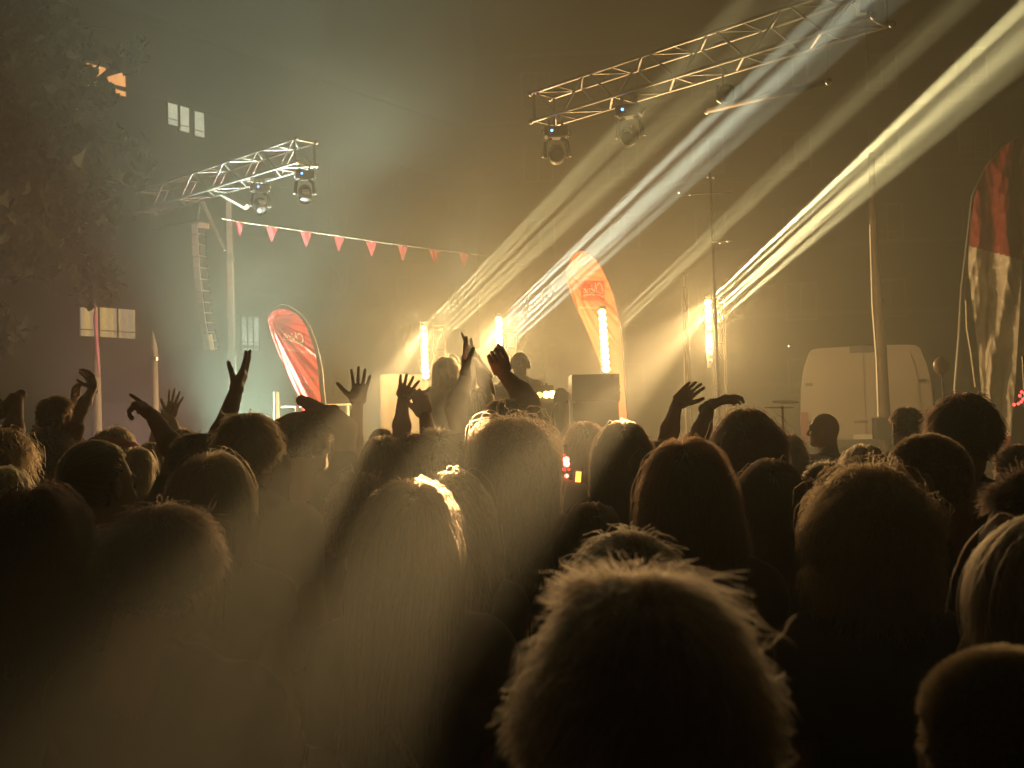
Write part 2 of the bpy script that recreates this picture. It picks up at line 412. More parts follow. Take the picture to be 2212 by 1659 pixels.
def on_truss(T0, T1, xd):
    for k in range(400):
        p = T0 + (T1 - T0) * k / 400; q = np.array(P(xd, 500, p[1]))
        if q[0] <= p[0]: return p
    return T1
M_lens_off = mat('lamp_lens', (.04, .042, .045), .15, 0, .1, 30, .3)
L_blue = emis('status_blue', (.05, .25, 1.0), 14)
L_bluew = emis('status_blue_core', (.4, .7, 1.0), 30)
def moving_head(p, label, yaw, pitch, dy=.0):
    """p: clamp place under the truss"""
    p = np.array(p, float); n0_ = len(COL.objects); root = empty('moving_head_light', tuple(p), label, 'stage light', 'moving head lights hanging from the trusses')
    Rz = np.array(Matrix.Rotation(yaw, 3, 'Z')); X = Rz[:, 0]; Yv = Rz[:, 1]; Z = np.array([0, 0, 1.0])
    for s_ in (-1, 1):
        v, f = box(p + X * .09 * s_ - Z * .04, (.02, .03, .05), Rz); mesh_obj('clamp', v, f, M_alu, root)
    b0 = p - Z * .17
    v, f = merge(box(b0, (.16, .11, .065), Rz), box(b0 - Z * .075, (.12, .09, .0105), Rz)); mesh_obj('base', v, f, M_blackp, root)
    v, f = ellipsoid(b0 - Yv * .115 - X * .06, (.017, .012, .017), nu=10, nv=6); mesh_obj('status_light', v, f, L_blue, root)
    for s_ in (-1, 1):
        hnd = b0 + X * .165 * s_
        v, f = tube([hnd + Z * .04, hnd + X * .04 * s_ + Z * .02, hnd + X * .04 * s_ - Z * .04, hnd - Z * .06], .009, 6); mesh_obj('handle', v, f, M_chrome, root, True)
        v, f = tube([b0 - Z * .08 + X * .07 * s_, b0 - Z * .14 + X * .15 * s_, b0 - Z * .30 + X * .165 * s_, b0 - Z * .36 + X * .15 * s_], [.03, .032, .03, .02], 8)
        mesh_obj('yoke_arm', v, f, M_blackp, root, True)
        v, f = box(b0 - Z * .32 + X * .195 * s_, (.012, .035, .03), Rz); mesh_obj('knob', v, f, M_alu, root)
    hc = b0 - Z * .32; Rp = Rz @ np.array(Matrix.Rotation(pitch, 3, 'X'))
    v, f = ellipsoid(hc, (.125, .15, .14), Rp, 18, 12); mesh_obj('head', v, f, M_blackp, root, True)
    fw = -Rp[:, 1]
    v, f = tube([hc + fw * .10, hc + fw * .175], [.115, .108], 22, False); hd = mesh_obj('lens_ring', v, f, M_chrome, root, True)
    v, f = ellipsoid(hc + fw * .13, (.098, .03, .098), Rp, 18, 8); mesh_obj('lens', v, f, M_lens_off, root, True)
    v, f = box(hc + Rp[:, 2] * .135 + fw * .06, (.06, .035, .012), Rp); mesh_obj('bracket', v, f, M_alu, root)
    root.scale = (.8, .8, .8)
for xd, T0, T1, sec, lab, yw, pt in (
    (562, TL0, TL1, .17, 'moving head lamp hanging near the middle of the short left truss', .5, .9),
    (660, TL0, TL1, .17, 'moving head lamp hanging at the right end of the short left truss', .3, 1.2),
    (1206, TR0, TR1, .16, 'moving head lamp with round lens facing out at the left end of the long truss', .0, .25),
    (1366, TR0, TR1, .16, 'moving head lamp second from the left end of the long truss', -.4, .6)):
    p = on_truss(T0, T1, xd); moving_head(p - np.array([0, 0, sec + .01]), lab, yw, pt)

# small fixtures on the long truss
p = on_truss(TR0, TR1, 1572) - np.array([0, 0, .16])
root = empty('par_light', tuple(p), 'small par lamp with barn doors under the middle of the long truss', 'stage light')
v, f = tube([p, p - [0, 0, .16]], .012, 6); mesh_obj('clamp', v, f, M_alu, root)
v, f = tube([p + [-.02, .06, -.22], p + [.02, -.10, -.27]], [.06, .085], 14); mesh_obj('can', v, f, M_black, root, True)
for s_ in (-1, 1):
    v, f = box(p + [.02 + .10 * s_, -.15, -.29], (.005, .06, .08), Matrix.Rotation(.5 * s_, 3, 'Z')); mesh_obj('barn_door', v, f, M_alu, root)
p = on_truss(TR0, TR1, 1872) - np.array([0, 0, .12])
root = empty('chain_hoist', tuple(p), 'small hoist box clamped to the right end of the long truss', 'hoist')
v, f = box(p + [0, -.17, .1], (.06, .05, .09)); mesh_obj('body', v, f, M_alu, root)
v, f = tube([p + [0, -.17, -.0], p + [0, -.17, -.2], p + [0.01, -.17, -.4]], .007, 6); mesh_obj('chain', v, f, M_alu, root)

# hanging pipe with its two wires
a = np.array(P(1527, 240, 10.6)); b = np.array(P(1790, 176, 9.2)); 
root = empty('hanging_pipe', tuple((a + b) / 2), 'white pipe hung level on two thin wires below the long truss', 'pipe')
v, f = tube([a, b], .026, 12); mesh_obj('pipe', v, f, mat('white_pipe', (.6, .58, .5), .5), root, True)
for q in (a, b):
    pt_ = on_truss(TR0, TR1, 1106 + F * q[0] / q[1]); tp = q.copy(); tp[2] = TR0[2] - .18
    rod('wire', q, tp, .004, M_alu, root)
    v, f = ellipsoid(q, (.032,) * 3, nu=8, nv=6); mesh_obj('end_cap', v, f, M_chrome, root, True)

# ------------------------------------------------------------------ crank tower, strut and speaker column on the left
M_grey = mat('galvanised_steel', (.42, .42, .38), .5, .5, .15, 6, .15)
tY = 17.6
tb = np.array(P(506, 860, tY)); tt = np.array(P(491, 413, tY)); tb[0] = (tb[0] + tt[0]) / 2; tt[0] = tb[0]
root = empty('crank_tower', (tb[0], tY, 0), 'tall telescopic steel tower holding up the short truss', 'tower')
zc1 = P(498, 560, tY).z; zc2 = P(503, 768, tY).z
for (z0, z1, r_) in ((zc1, tt[2], .038), (zc2, zc1, .048), (0.1, zc2, .060)):
    v, f = box((tb[0], tY, (z0 + z1) / 2), (r_, r_, (z1 - z0) / 2)); mesh_obj('mast_section', v, f, M_grey, root)
for z_, r_ in ((zc1, .056), (zc2, .07)):
    v, f = box((tb[0], tY, z_), (r_, r_, .035)); mesh_obj('collar', v, f, M_alu, root)
for a_ in range(4):
    aa = a_ * math.pi / 2 + .6
    v, f = tube([(tb[0], tY, .5), (tb[0] + math.cos(aa) * .9, tY + math.sin(aa) * .9, .03)], .03, 8); mesh_obj('outrigger', v, f, M_grey, root)
fa = np.array(P(470, 413, tY)); fb = np.array(P(533, 447, tY - .5))
v, f = tube([fa, fb], .055, 4); mesh_obj('fork', v, f, M_grey, root)
fa2 = np.array(P(432, 425, 18.0)); fb2 = np.array(P(485, 541, 17.8))
root = empty('steel_strut', tuple(fa2), 'slanting steel strut hanging from the short truss beside the tower', 'strut')
v, f = tube([fa2, fb2], [.042, .026], 6); mesh_obj('bar', v, f, M_grey, root)
# rigging frame
q0 = np.array(P(327, 497, 19.2)); q1 = np.array(P(427, 474, 18.2)); t0 = np.array(P(327, 440, 19.2)); t1 = np.array(P(434, 424, 18.2))
root = empty('rigging_bar', tuple(q0), 'thin level bar hung on two chains under the left end of the truss', 'rigging')
v, f = tube([q0, q1], .014, 8); mesh_obj('bar', v, f, M_alu, root)
for (x, y) in ((q0, t0), (q1, t1)):
    for k in range(9):
        c = x + (y - x) * (k + .5) / 9; dd = frame_of(y - x)
        ring = [c + dd[:, 2] * math.cos(t) * .035 + dd[:, k % 2] * math.sin(t) * .018 for t in np.linspace(0, 2 * math.pi, 9)]
        v, f = tube(ring, .007, 5, False); mesh_obj('chain_link', v, f, M_alu, root)
# line array: curved column of cabinets
pts = [(427, 484), (429, 540), (433, 600), (440, 660), (447, 712), (456, 756)]
cv = np.array([P(x, y, 18.2) for x, y in pts]); tck = np.linspace(0, 1, len(pts))
root = empty('line_array_speaker', tuple(cv[0]), 'curved column of slim speaker cabinets hanging left of the tower', 'speaker')
N_ = 12
M_cab = mat('speaker_cabinet', (.62, .60, .52), .55, 0, .15, 8, .2); M_grille = mat('speaker_grille', (.05, .05, .05), .5, .3, .2, 60, .5)
cc = np.stack([np.interp(np.linspace(0, 1, N_ + 1), tck, cv[:, i]) for i in range(3)], 1)
for k in range(N_):
    a, b = cc[k], cc[k + 1]; d = b - a; L = np.linalg.norm(d); d /= L
    Xh = np.array([.92, -.39, 0]); Yh = np.cross(d, Xh); Yh /= np.linalg.norm(Yh); Xh = np.cross(Yh, d); R = np.stack([Xh, Yh, d], 1)
    v, f = box((a + b) / 2, (.062, .085, L / 2 - .006), R); cb = mesh_obj('cabinet', v, f, M_cab, root)
    v, f = box((a + b) / 2 + Xh * .078, (.012, .075, L / 2 - .012), R); mesh_obj('grille', v, f, M_grille, root)
    for s_ in (-1, 1):
        v, f = box((a + b) / 2 + Xh * .072 - Yh * .088 + d * s_ * L * .3, (.022, .012, .022), R); mesh_obj('rigging_lug', v, f, M_chrome, root)
v, f = box(np.array(P(440, 487, 18.0)), (.085, .03, .04), Matrix.Rotation(.12, 3, 'Y')); mesh_obj('name_plate', v, f, mat('cream_plate', (.8, .68, .45), .4), root)
v, f = box(cc[-1] + [.03, -.1, .12], (.03, .03, .13), Matrix.Rotation(-.15, 3, 'Y')); mesh_obj('bottom_plate', v, f, mat('cream_plate2', (.75, .68, .45), .4), root)

# ------------------------------------------------------------------ bunting
M_pink = mat('pink_cloth', (.55, .10, .13), .8, 0, .12, 6, .1, trans=.35)
pn = [(516, 480, 506, 527, 512), (587, 490, 574, 601, 524), (661, 501, 648, 674, 536), (733, 511, 721, 745, 545), (802, 522, 790, 814, 556), (870, 531, 859, 881, 565), (937, 540, 926, 949, 571), (1002, 547, 991, 1014, 576)]
def bunY(x): return 17.0 + (x - 500) / 560 * 3.0
root = empty('bunting', tuple(P(760, 505, bunY(760))), 'string of small pink pennants stretched across the misty background', 'bunting')
line = [np.array(P(x, y, bunY(x))) for x, y in ((480, 472), (516, 479), (587, 489), (661, 500), (733, 510), (802, 521), (870, 530), (937, 539), (1002, 546), (1065, 555), (1140, 575))]
v, f = tube(line, .006, 5); mesh_obj('string', v, f, mat('string', (.5, .5, .45), .8), root)
for i, (cx_, ty, xa, xb, by) in enumerate(pn):
    Yp = bunY(cx_); Av = np.array(P(xa, ty - 1, Yp)); Bv = np.array(P(xb, ty + 2, Yp)); Cv = np.array(P(cx_ + [2, -1, 0, -2, 1, 0, 2, -1][i], by, Yp + .06))
    V = []; n = 7
    for r_ in range(n):
        for c_ in range(n - r_):
            a_ = c_ / (n - 1); b_ = r_ / (n - 1); p = Av + (Bv - Av) * a_ + (Cv - Av) * b_
            p = p + np.array([0, .02 * math.sin(a_ * 9 + i), 0]) * (1 - b_); V.append(p)
    idx = {}; kk = 0
    for r_ in range(n):
        for c_ in range(n - r_): idx[(r_, c_)] = kk; kk += 1
    Fc = []
    for r_ in range(n - 1):
        for c_ in range(n - 1 - r_):
            Fc.append((idx[r_, c_], idx[r_, c_ + 1], idx[r_ + 1, c_]))
            if c_ + 1 < n - 1 - r_: Fc.append((idx[r_, c_ + 1], idx[r_ + 1, c_ + 1], idx[r_ + 1, c_]))
    V2 = np.array(V) + [0, .004, 0]
    o = mesh_obj('pennant', V, Fc, M_pink, root, True)

# ------------------------------------------------------------------ posts
M_post = mat('weathered_post', (.5, .44, .34), .7, 0, .3, 5, .6)
M_rust = mat('rusty_lamp_post', (.055, .038, .02), .75, .1, .85, 5, 1.0)
M_pinkp = mat('pink_paint', (.6, .22, .25), .6)
def post(pts, rads, Y, m, name, label, cat, extra=None, n=12):
    top = np.array(P(*pts[0], Y)); p3 = [np.array(P(x, y, Y)) for x, y in pts]
    xb = p3[-1][0]; g_ = np.array([xb, Y, 0.0])
    root = empty(name, tuple(g_), label, cat)
    v, f = tube(p3 + [g_], list(np.array(rads) * Y / F / 2) + [rads[-1] * Y / F / 2 * 1.1], n); mesh_obj('shaft', v, f, m, root, True)
    return root, p3
root, p3 = post([(208, 752), (209, 800), (211, 935)], [14, 16, 19], 17.0, M_post, 'wooden_post', 'pale wooden post with a thin pink flag stick rising above the crowd at the left', 'post')
v, f = tube([P(214, 815, 16.85), P(209, 745, 16.85), P(206, 690, 16.9), P(205, 652, 16.9)], [.012, .03, .034, .004], 8); mesh_obj('rolled_flag', v, f, M_pinkp, root, True)
root, p3 = post([(334, 775), (335, 860), (336, 900)], [13, 15, 16], 17.5, M_post, 'closed_parasol', 'closed pale parasol with a pointed tip standing behind the raised pointing hand', 'parasol')
v, f = tube([P(336, 772, 17.5), P(333, 745, 17.5), P(329, 714, 17.5)], [.048, .045, .004], 10); mesh_obj('tip', v, f, M_post, root, True)
v, f = tube([P(335, 779, 17.5), P(335, 772, 17.5)], .065, 12); mesh_obj('ring', v, f, M_alu, root)
root, p3 = post([(1882, 330), (1886, 480), (1896, 640), (1904, 760), (1911, 900)], [13, 15, 20, 23, 25], 18.0, M_rust, 'lamp_post', 'tall rusty metal post standing in front of the white van', 'post')
v, f = tube([P(1879, 485, 17.7), P(1884, 660, 17.7), P(1893, 780, 17.7), P(1897, 900, 17.7)], .012, 6); mesh_obj('cable', v, f, mat('white_cable', (.8, .78, .7), .4), root)
v, f = box(P(1908, 925, 17.8), (.15, .1, .17)); mesh_obj('junction_box', v, f, M_black, root)
v, f = tube([P(1897, 652, 18.0), P(1897, 645, 18.0)], .09, 12); mesh_obj('band', v, f, M_rust, root)

# ------------------------------------------------------------------ scaffold rail
root = empty('guard_rail', tuple(P(690, 900, 17)), 'white tube guard rail beside the stage behind the red flag', 'railing')
M_wtube = mat('cream_tube', (.72, .66, .5), .5)
for xd, y0, y1, w_ in ((597, 847, 935, .03), (660, 880, 960, .014), (751, 876, 990, .016), (703, 880, 990, .014), (640, 880, 960, .014)):
    top = P(xd, y0, 17); w_ *= 1.45; v, f = tube([(top.x, 17, 0), top], w_, 8); mesh_obj('upright', v, f, M_wtube, root)
for dz in (0, -.42): 
    v, f = tube([P(600, 878, 17) + Vector((0, 0, dz)), P(760, 874, 17) + Vector((0, 0, dz))], .019, 8); mesh_obj('rail', v, f, M_wtube, root)

# ------------------------------------------------------------------ LED bars on truss towers
def led_mat(name, c, s): return emis(name, c, s)
L_hot = led_mat('led_hot', (1.0, .60, .20), 14); L_mid = led_mat('led_warm', (1.0, .45, .08), 6); L_low = led_mat('led_dying', (1.0, .45, .10), 2.2); L_red = led_mat('led_red_glow', (1.0, .2, .15), 1.0)
BARS = {}
def led_bar(name_label, xt, yt, xb, yb, Y, levels):
    T = np.array(P(xt, yt, Y)); B = np.array(P(xb, yb, Y)); n = len(levels)
    root = empty('led_bar', (B[0], Y, B[2]), name_label, 'led bar', 'upright led bars on the stage')
    d = (B - T) / np.linalg.norm(B - T); R = frame_of(d)
    v, f = box((T + B) / 2 + [0, .06, 0], (.045, .035, np.linalg.norm(T - B) / 2 + .05)); mesh_obj('housing', v, f, M_black, root)
    out = []
    for k, lv in enumerate(levels):
        p = T + (B - T) * (k + .5) / n
        m_ = (L_hot, L_mid, L_low, L_red)[lv]; rr = (.050, .042, .036, .031)[lv]
        v, f = ellipsoid(p, (rr, .045, rr * .9), nu=14, nv=8); mesh_obj('led', v, f, m_, root, True); out.append(p)
    BARS[name_label] = out
    return T, B
M_tow = mat('painted_tower', (.09, .075, .05), .7, .0, .2, 10)
def led_tower(xl, xr, ytop, Y, label, H=None):
    a = np.array(P(xl, ytop, Y)); b = np.array(P(xr, ytop, Y)); xm = (a[0] + b[0]) / 2; w = abs(b[0] - a[0]) / 2; z1 = a[2]
    root = empty('truss_tower', (xm, Y, 0), label, 'truss', 'upright truss towers carrying the led bars')
    for sx in (-1, 1):
        for sy in (0, 1): rod('chord', (xm + sx * w, Y + .1 + sy * 2 * w, 0.0), (xm + sx * w, Y + .1 + sy * 2 * w, z1), .012, M_tow, root)
    k = 0; z = .1; st = .32
    while z + st < z1 + .02:
        s_ = 1 if k % 2 else -1
        rod('brace', (xm - s_ * w, Y + .1, z), (xm + s_ * w, Y + .1, z + st), .008, M_tow, root)
        rod('brace', (xm - s_ * w, Y + .1 + 2 * w, z), (xm + s_ * w, Y + .1 + 2 * w, z + st), .008, M_tow, root)
        if z1 - z < 1.2: rod('brace', (xm - w, Y + .1, z + st), (xm + w, Y + .1, z + st), .008, M_tow, root)
        z += st; k += 1
    rod('brace', (xm - w, Y + .1, z1), (xm + w, Y + .1, z1), .012, M_tow, root)
led_bar('lit led bar left of the singer, highest lamps separate', 914, 703, 920, 818, 16.0, [1, 1, 1, 0, 0, 0, 0, 0, 0, 0])
led_bar('lit led bar white hot above the raised fist', 1077, 684, 1080, 812, 16.0, [0] * 10)
led_bar('lit led bar shining through the orange banner', 1300, 668, 1310, 804, 14.15, [0] * 10)
led_bar('lit led bar at the right with its lower lamps going dim', 1529, 646, 1536, 786, 16.0, [0, 0, 0, 1, 1, 1, 1, 2, 2, 3])
led_tower(934, 958, 702, 17.0, 'truss tower beside the led bar behind the singer')
led_tower(1091, 1114, 720, 17.0, 'truss tower behind the disc jockey')
led_tower(1316, 1338, 735, 16.6, 'truss tower hidden behind the orange banner')
led_tower(1541, 1566, 640, 17.1, 'truss tower beside the right hand led bar')
led_tower(1476, 1486, 590, 15.0, 'narrow truss mast left of the right hand led bar')
# small fittings on the dark mast
root = empty('fitting_mast', tuple(P(1530, 900, 13)), 'dark slim mast with small glinting fittings above the right led bar', 'mast')
tp_ = P(1534, 372, 14.5)
v, f = tube([(tp_.x + .02, 14.5, 0), tp_], .018, 8); mesh_obj('pole', v, f, M_black, root)
for (x, y) in ((1529, 383), (1541, 383), (1466, 416), (1490, 420), (1540, 522), (1555, 524), (1572, 521), (1706, 748), (1546, 645)):
    v, f = ellipsoid(P(x, y, 14.4), (.022, .02, .014), nu=8, nv=6); mesh_obj('fitting', v, f, M_chrome, root, True)
v, f = tube([P(1466, 421, 14.45), P(1580, 415, 14.45)], .008, 6); mesh_obj('arm', v, f, M_black, root)
v, f = tube([P(1532, 523, 14.45), P(1582, 521, 14.45)], .007, 6); mesh_obj('arm', v, f, M_alu, root)

# ------------------------------------------------------------------ desk, speakers, draped cover on stage
root = empty('dj_desk', tuple(P(1130, 900, 10.7)), 'dark equipment desk in front of the disc jockey', 'desk')
c = np.array(P(1118, 838, 10.7)); 
v, f = box(c + [0, .0, -.05], (.34, .28, .06)); mesh_obj('mixer', v, f, M_black, root)
for k in range(9):
    v, f = tube([c + [-.28 + .07 * k, -.1, .01], c + [-.28 + .07 * k, -.1, .035]], .012, 8); mesh_obj('knob', v, f, M_chrome, root)
v, f = box((c[0], 10.7, (c[2] - .11 + .75) / 2 ), (.38, .3, (c[2] - .11 - .75) / 2)); mesh_obj('front', v, f, mat('desk_front', (.06, .055, .05), .6), root)
v, f = box(P(1198, 856, 10.6), (.14, .03, .035)); bx_ = mesh_obj('batten', v, f, M_black, root)
for k, (x, r_) in enumerate(((1151, .026), (1165, .029), (1180, .033), (1193, .036))):
    v, f = ellipsoid(P(x, 854 - k * .7, 10.36), (r_, .012, r_), nu=14, nv=8); mesh_obj('front_lamp', v, f, (L_mid, L_mid, L_hot, L_hot)[k], root, True)
M_case = mat('worn_flight_case', (.42, .33, .30), .8, 0, .35, 14, .4)
root = empty('speaker_case', tuple(P(1210, 900, 10.3)), 'pale worn upright speaker case with rounded top beside the desk', 'speaker')
c0 = P(1211, 838, 10.2); c1 = P(1211, 990, 10.2); h_ = (c0.z - c1.z) / 2
V, Fc = tube([(c0.x, 10.2, c0.z - .6), (c0.x, 10.2, c0.z - .08), (c0.x, 10.2, c0.z - .02), (c0.x, 10.2, c0.z)], [.072, .072, .05, .02], 14)
mesh_obj('body', V, Fc, M_case, root, True)
v, f = box((c0.x, 10.3, c0.z - .72), (.16, .15, .35)); mesh_obj('base', v, f, M_case, root)
for dx in (-.05, .05):
    v, f = ellipsoid((c0.x + dx, 10.12, c0.z - .13), (.014,) * 3, nu=8, nv=6); mesh_obj('connector', v, f, M_chrome, root)
v, f = tube([(c0.x - .05, 10.1, c0.z - .14), (c0.x - .09, 10.08, c0.z - .2), (c0.x - .11, 10.08, c0.z - .33), (c0.x - .14, 10.08, c0.z - .45)], .008, 6); mesh_obj('cable', v, f, M_wtube, root, True)
root = empty('monitor_speaker', tuple(P(1285, 900, 10.0)), 'big black speaker box standing under the orange banner', 'speaker')
a = P(1235, 808, 10.0); b = P(1338, 808, 10.0); zt = (a.z + b.z) / 2; zm = P(1285, 868, 10.0).z
v, f = box(((a.x + b.x) / 2, 10.3, (zt + zm) / 2 + .003), ((b.x - a.x) / 2, .3, (zt - zm) / 2 - .003)); mesh_obj('upper_cabinet', v, f, M_blackp, root)
v, f = box(((a.x + b.x) / 2 - .004, 10.3, (zm + .75) / 2), ((b.x - a.x) / 2 - .01, .3, (zm - .75) / 2 - .003)); mesh_obj('lower_cabinet', v, f, M_blackp, root)
v, f = box(((a.x + b.x) / 2, 9.99, (zt + zm) / 2), ((b.x - a.x) / 2 - .02, .012, (zt - zm) / 2 - .02)); mesh_obj('grille', v, f, M_grille, root)
for (x, y) in ((1330, 812), (1336, 836), (1337, 850), (1238, 869), (1334, 867)):
    v, f = box(P(x, y, 9.975), (.018, .008, .01)); mesh_obj('latch', v, f, M_chrome, root)
M_pa = mat('pa_wood', (.05, .045, .04), .7)
# draped cover
M_drape = mat('cream_drape', (.24, .21, .16), .85, 0, .15, 3, .2, trans=.1)
root = empty('draped_crate', tuple(P(870, 900, 16.8)), 'tall crate under a cream cloth cover left of the singer', 'crate')
a = P(822, 810, 16.8); b = P(924, 812, 16.8); V = []; Fc = []; nx, nz = 60, 14
for j in range(nz):
    t = j / (nz - 1); z = a.z - t * (a.z - .4)
    for i in range(nx + 1):
        s = i / nx; per = s * 4
        hw = (b.x - a.x) / 2 * (1 + .10 * t); cx_ = (a.x + b.x) / 2; dp = .4 * (1 + .1 * t)
        if per < 1: x, y = -hw + 2 * hw * per, -dp
        elif per < 2: x, y = hw, -dp + 2 * dp * (per - 1)
        elif per < 3: x, y = hw - 2 * hw * (per - 2), dp
        else: x, y = -hw, dp - 2 * dp * (per - 3)
        w_ = .022 * t * math.sin(s * 95 + .6 * math.sin(s * 31)) + .012 * t * math.sin(s * 43)
        n_ = math.hypot(x, y) + 1e-6
        V.append((cx_ + x + x / n_ * w_, 17.2 + y + y / n_ * w_ * 1.5, z + (.012 * math.sin(s * 25) if j == 0 else 0)))
for j in range(nz - 1):
    for i in range(nx): k = j * (nx + 1) + i; Fc.append((k, k + 1, k + nx + 2, k + nx + 1))
top_c = len(V); V.append(((a.x + b.x) / 2, 17.2, a.z + .01))
for i in range(nx): Fc.append((i + 1, i, top_c))
mesh_obj('cloth', V, Fc, M_drape, root, True)
v, f = box(((a.x + b.x) / 2, 17.2, (a.z - .06) / 2), ((b.x - a.x) / 2 - .05, .33, (a.z - .06) / 2)); mesh_obj('crate', v, f, M_pa, root)

# ------------------------------------------------------------------ feather flags
def stroke(pts, w, n=18):
    """smooth ribbon in 2-D from control points -> list of quads [(u,v)x4]"""
    pts = np.array(pts, float); t = np.linspace(0, len(pts) - 1, n * max(1, len(pts) // 2))
    # catmull-rom
    out = []
    for s in t:
        i = min(int(s), len(pts) - 2); x = s - i
        p0 = pts[max(i - 1, 0)]; p1 = pts[i]; p2 = pts[i + 1]; p3 = pts[min(i + 2, len(pts) - 1)]
        out.append(.5 * ((2 * p1) + (-p0 + p2) * x + (2 * p0 - 5 * p1 + 4 * p2 - p3) * x * x + (-p0 + 3 * p1 - 3 * p2 + p3) * x ** 3))
    out = np.array(out); d = np.gradient(out, axis=0); nn = np.stack([-d[:, 1], d[:, 0]], 1); nn /= (np.linalg.norm(nn, axis=1, keepdims=True) + 1e-9)
    taper = .55 + .45 * np.sin(np.linspace(0.15, 1, len(out)) * math.pi)
    return out + nn * w / 2 * taper[:, None], out - nn * w / 2 * taper[:, None]
# script letters of the logo, in a box 0..10 wide, 0..5 high (y up)
LOGO = [([(2.3, 3.9), (2.1, 4.7), (1.4, 4.8), (.6, 3.8), (.3, 2.5), (.7, 1.5), (1.5, 1.5), (2.3, 2.1)], .34),
        ([(2.5, 1.6), (2.9, 3.2), (3.3, 4.8), (3.35, 5.0)], .3), ([(2.7, 2.1), (3.2, 2.9), (3.6, 2.8), (3.5, 2.1), (3.7, 1.6), (4.0, 1.8)], .28),
        ([(4.1, 2.2), (4.7, 2.5), (4.8, 2.9), (4.4, 3.0), (4.1, 2.4), (4.2, 1.7), (4.7, 1.6), (5.1, 1.9)], .27), ([(4.5, 3.5), (5.0, 4.1)], .26),
        ([(5.2, 2.6), (5.5, 3.0), (5.4, 2.3), (5.35, 1.6)], .28), ([(5.4, 2.1), (5.8, 2.8), (6.2, 2.9)], .28),
        ([(6.5, 2.9), (6.4, 2.2), (6.5, 1.6), (6.8, 1.7)], .28), ([(6.6, 3.6), (6.75, 3.75)], .3),
        ([(7.0, 2.2), (7.6, 2.5), (7.7, 2.9), (7.3, 3.0), (7.0, 2.4), (7.1, 1.7), (7.6, 1.6), (8.1, 2.0)], .27),
        ([(.1, 0.1), (1.6, .75), (4.0, 1.0), (6.2, .9), (8.2, .75)], .36)]
FM = [([(7.2, .1), (7.3, .6)], .16), ([(7.3, .6), (7.7, .62)], .14), ([(7.25, .35), (7.55, .36)], .12), ([(7.8, .05), (7.9, .55), (8.1, .2), (8.35, .58), (8.35, .05)], .13)]
def text_mesh(body, size):
    cu = bpy.data.curves.new('txt', 'FONT'); cu.body = body; cu.size = size; cu.offset = .03; cu.align_x = 'CENTER'
    ob = bpy.data.objects.new('txt', cu); COL.objects.link(ob); bpy.context.view_layer.update()
    dg = bpy.context.evaluated_depsgraph_get(); me = ob.evaluated_get(dg).to_mesh()
    V = np.array([v.co[:] for v in me.vertices]); Fc = [tuple(p.vertices) for p in me.polygons]
    ob.evaluated_get(dg).to_mesh_clear(); bpy.data.objects.remove(ob); return V, Fc
class Flag:
    def __init__(s, ox, oy, sc, Y, depth, folds):
        s.o = (ox, oy, sc); s.Y = Y; s.folds = folds; s.depth = depth
    def pt(s, u, v, off=0.0):
        ox, oy, sc = s.o; x = (ox + u / sc) * .9217; y = (oy + v / sc) * .9217
        return np.array(P(x, y, s.Y + s.folds(u, v) * s.depth - off))
def edge(pts, v):
    a = np.array(pts, float); return np.interp(v, a[:, 1], a[:, 0])
def feather(F_, left, right, v0, v1, nr, nc, mats, matfn, parent, name='fabric'):
    V = []; Fc = []; MI = []
    for i in range(nr + 1):
        t = i / nr; vv = v0 + (v1 - v0) * (t ** 1.25 if t < 1 else 1)
        l = edge(left, vv); r_ = edge(right, vv)
        for j in range(nc + 1):
            u = l + (r_ - l) * j / nc; V.append(F_.pt(u, vv))
    for i in range(nr):
        for j in range(nc):
            k = i * (nc + 1) + j; Fc.append((k, k + nc + 1, k + nc + 2, k + 1)); MI.append(matfn(i / nr, j / nc))
    o = mesh_obj(name, V, Fc, mats, parent, True)
    o.data.polygons.foreach_set('material_index', MI); return o
def fold_fn(tip, wts, seed):
    r = np.random.default_rng(seed); ph = r.uniform(0, 6, 6)
    def fn(u, v):
        a = math.atan2(v - tip[1], u - tip[0]); d = math.hypot(u - tip[0], v - tip[1]) / 1000.0
        y = 0
        for (a0, w, h) in wts: y += h * math.exp(-((a - a0) / w) ** 2) * min(1, d * 4)
        y += .12 * math.sin(a * 26 + ph[0]) * min(1, d * 3) * (.6 + .4 * math.sin(v * .004 + ph[1])) + .05 * math.sin(a * 61 + ph[2])
        y += .10 * math.sin(u * .011 + v * .006 + ph[3]) + .03 * math.sin(v * .05 + u * .03 + ph[4]) * math.exp(-((v - 240) / 120.) ** 2)
        return y
    return fn
def decals(F_, parent, boxc, ux, uy, logo_m, box_m, mirror=True, slope=0.0, fm=True):
    """boxc: centre (u,v); ux: half width, uy: half height of the logo box"""
    u0, v0 = boxc; sx = -1 if mirror else 1
    def M(a, b): return (u0 + sx * a * ux, v0 - b * uy + slope * sx * a * ux)
    V = []; Fc = []; n = 12
    for i in range(n + 1):
        for j in range(n + 1): V.append(F_.pt(*M(-1 + 2 * j / n, -1 + 2 * i / n), off=.006))
    for i in range(n):
        for j in range(n): k = i * (n + 1) + j; Fc.append((k, k + 1, k + n + 2, k + n + 1))
    mesh_obj('logo_panel', V, Fc, box_m, parent, True)
    V = []; Fc = []
    for pts, w in LOGO + (FM if fm else []):
        A_, B_ = stroke(pts, w * 1.7, 12); b0 = len(V)
        for a_, b_ in zip(A_, B_):
            for q in (a_, b_): V.append(F_.pt(*M((q[0] - 4.2) / 4.7, (q[1] - 2.3) / 3.3), off=.012))
        for k in range(len(A_) - 1): i = b0 + 2 * k; Fc.append((i, i + 1, i + 3, i + 2))
    mesh_obj('logo_lettering', V, Fc, logo_m, parent)
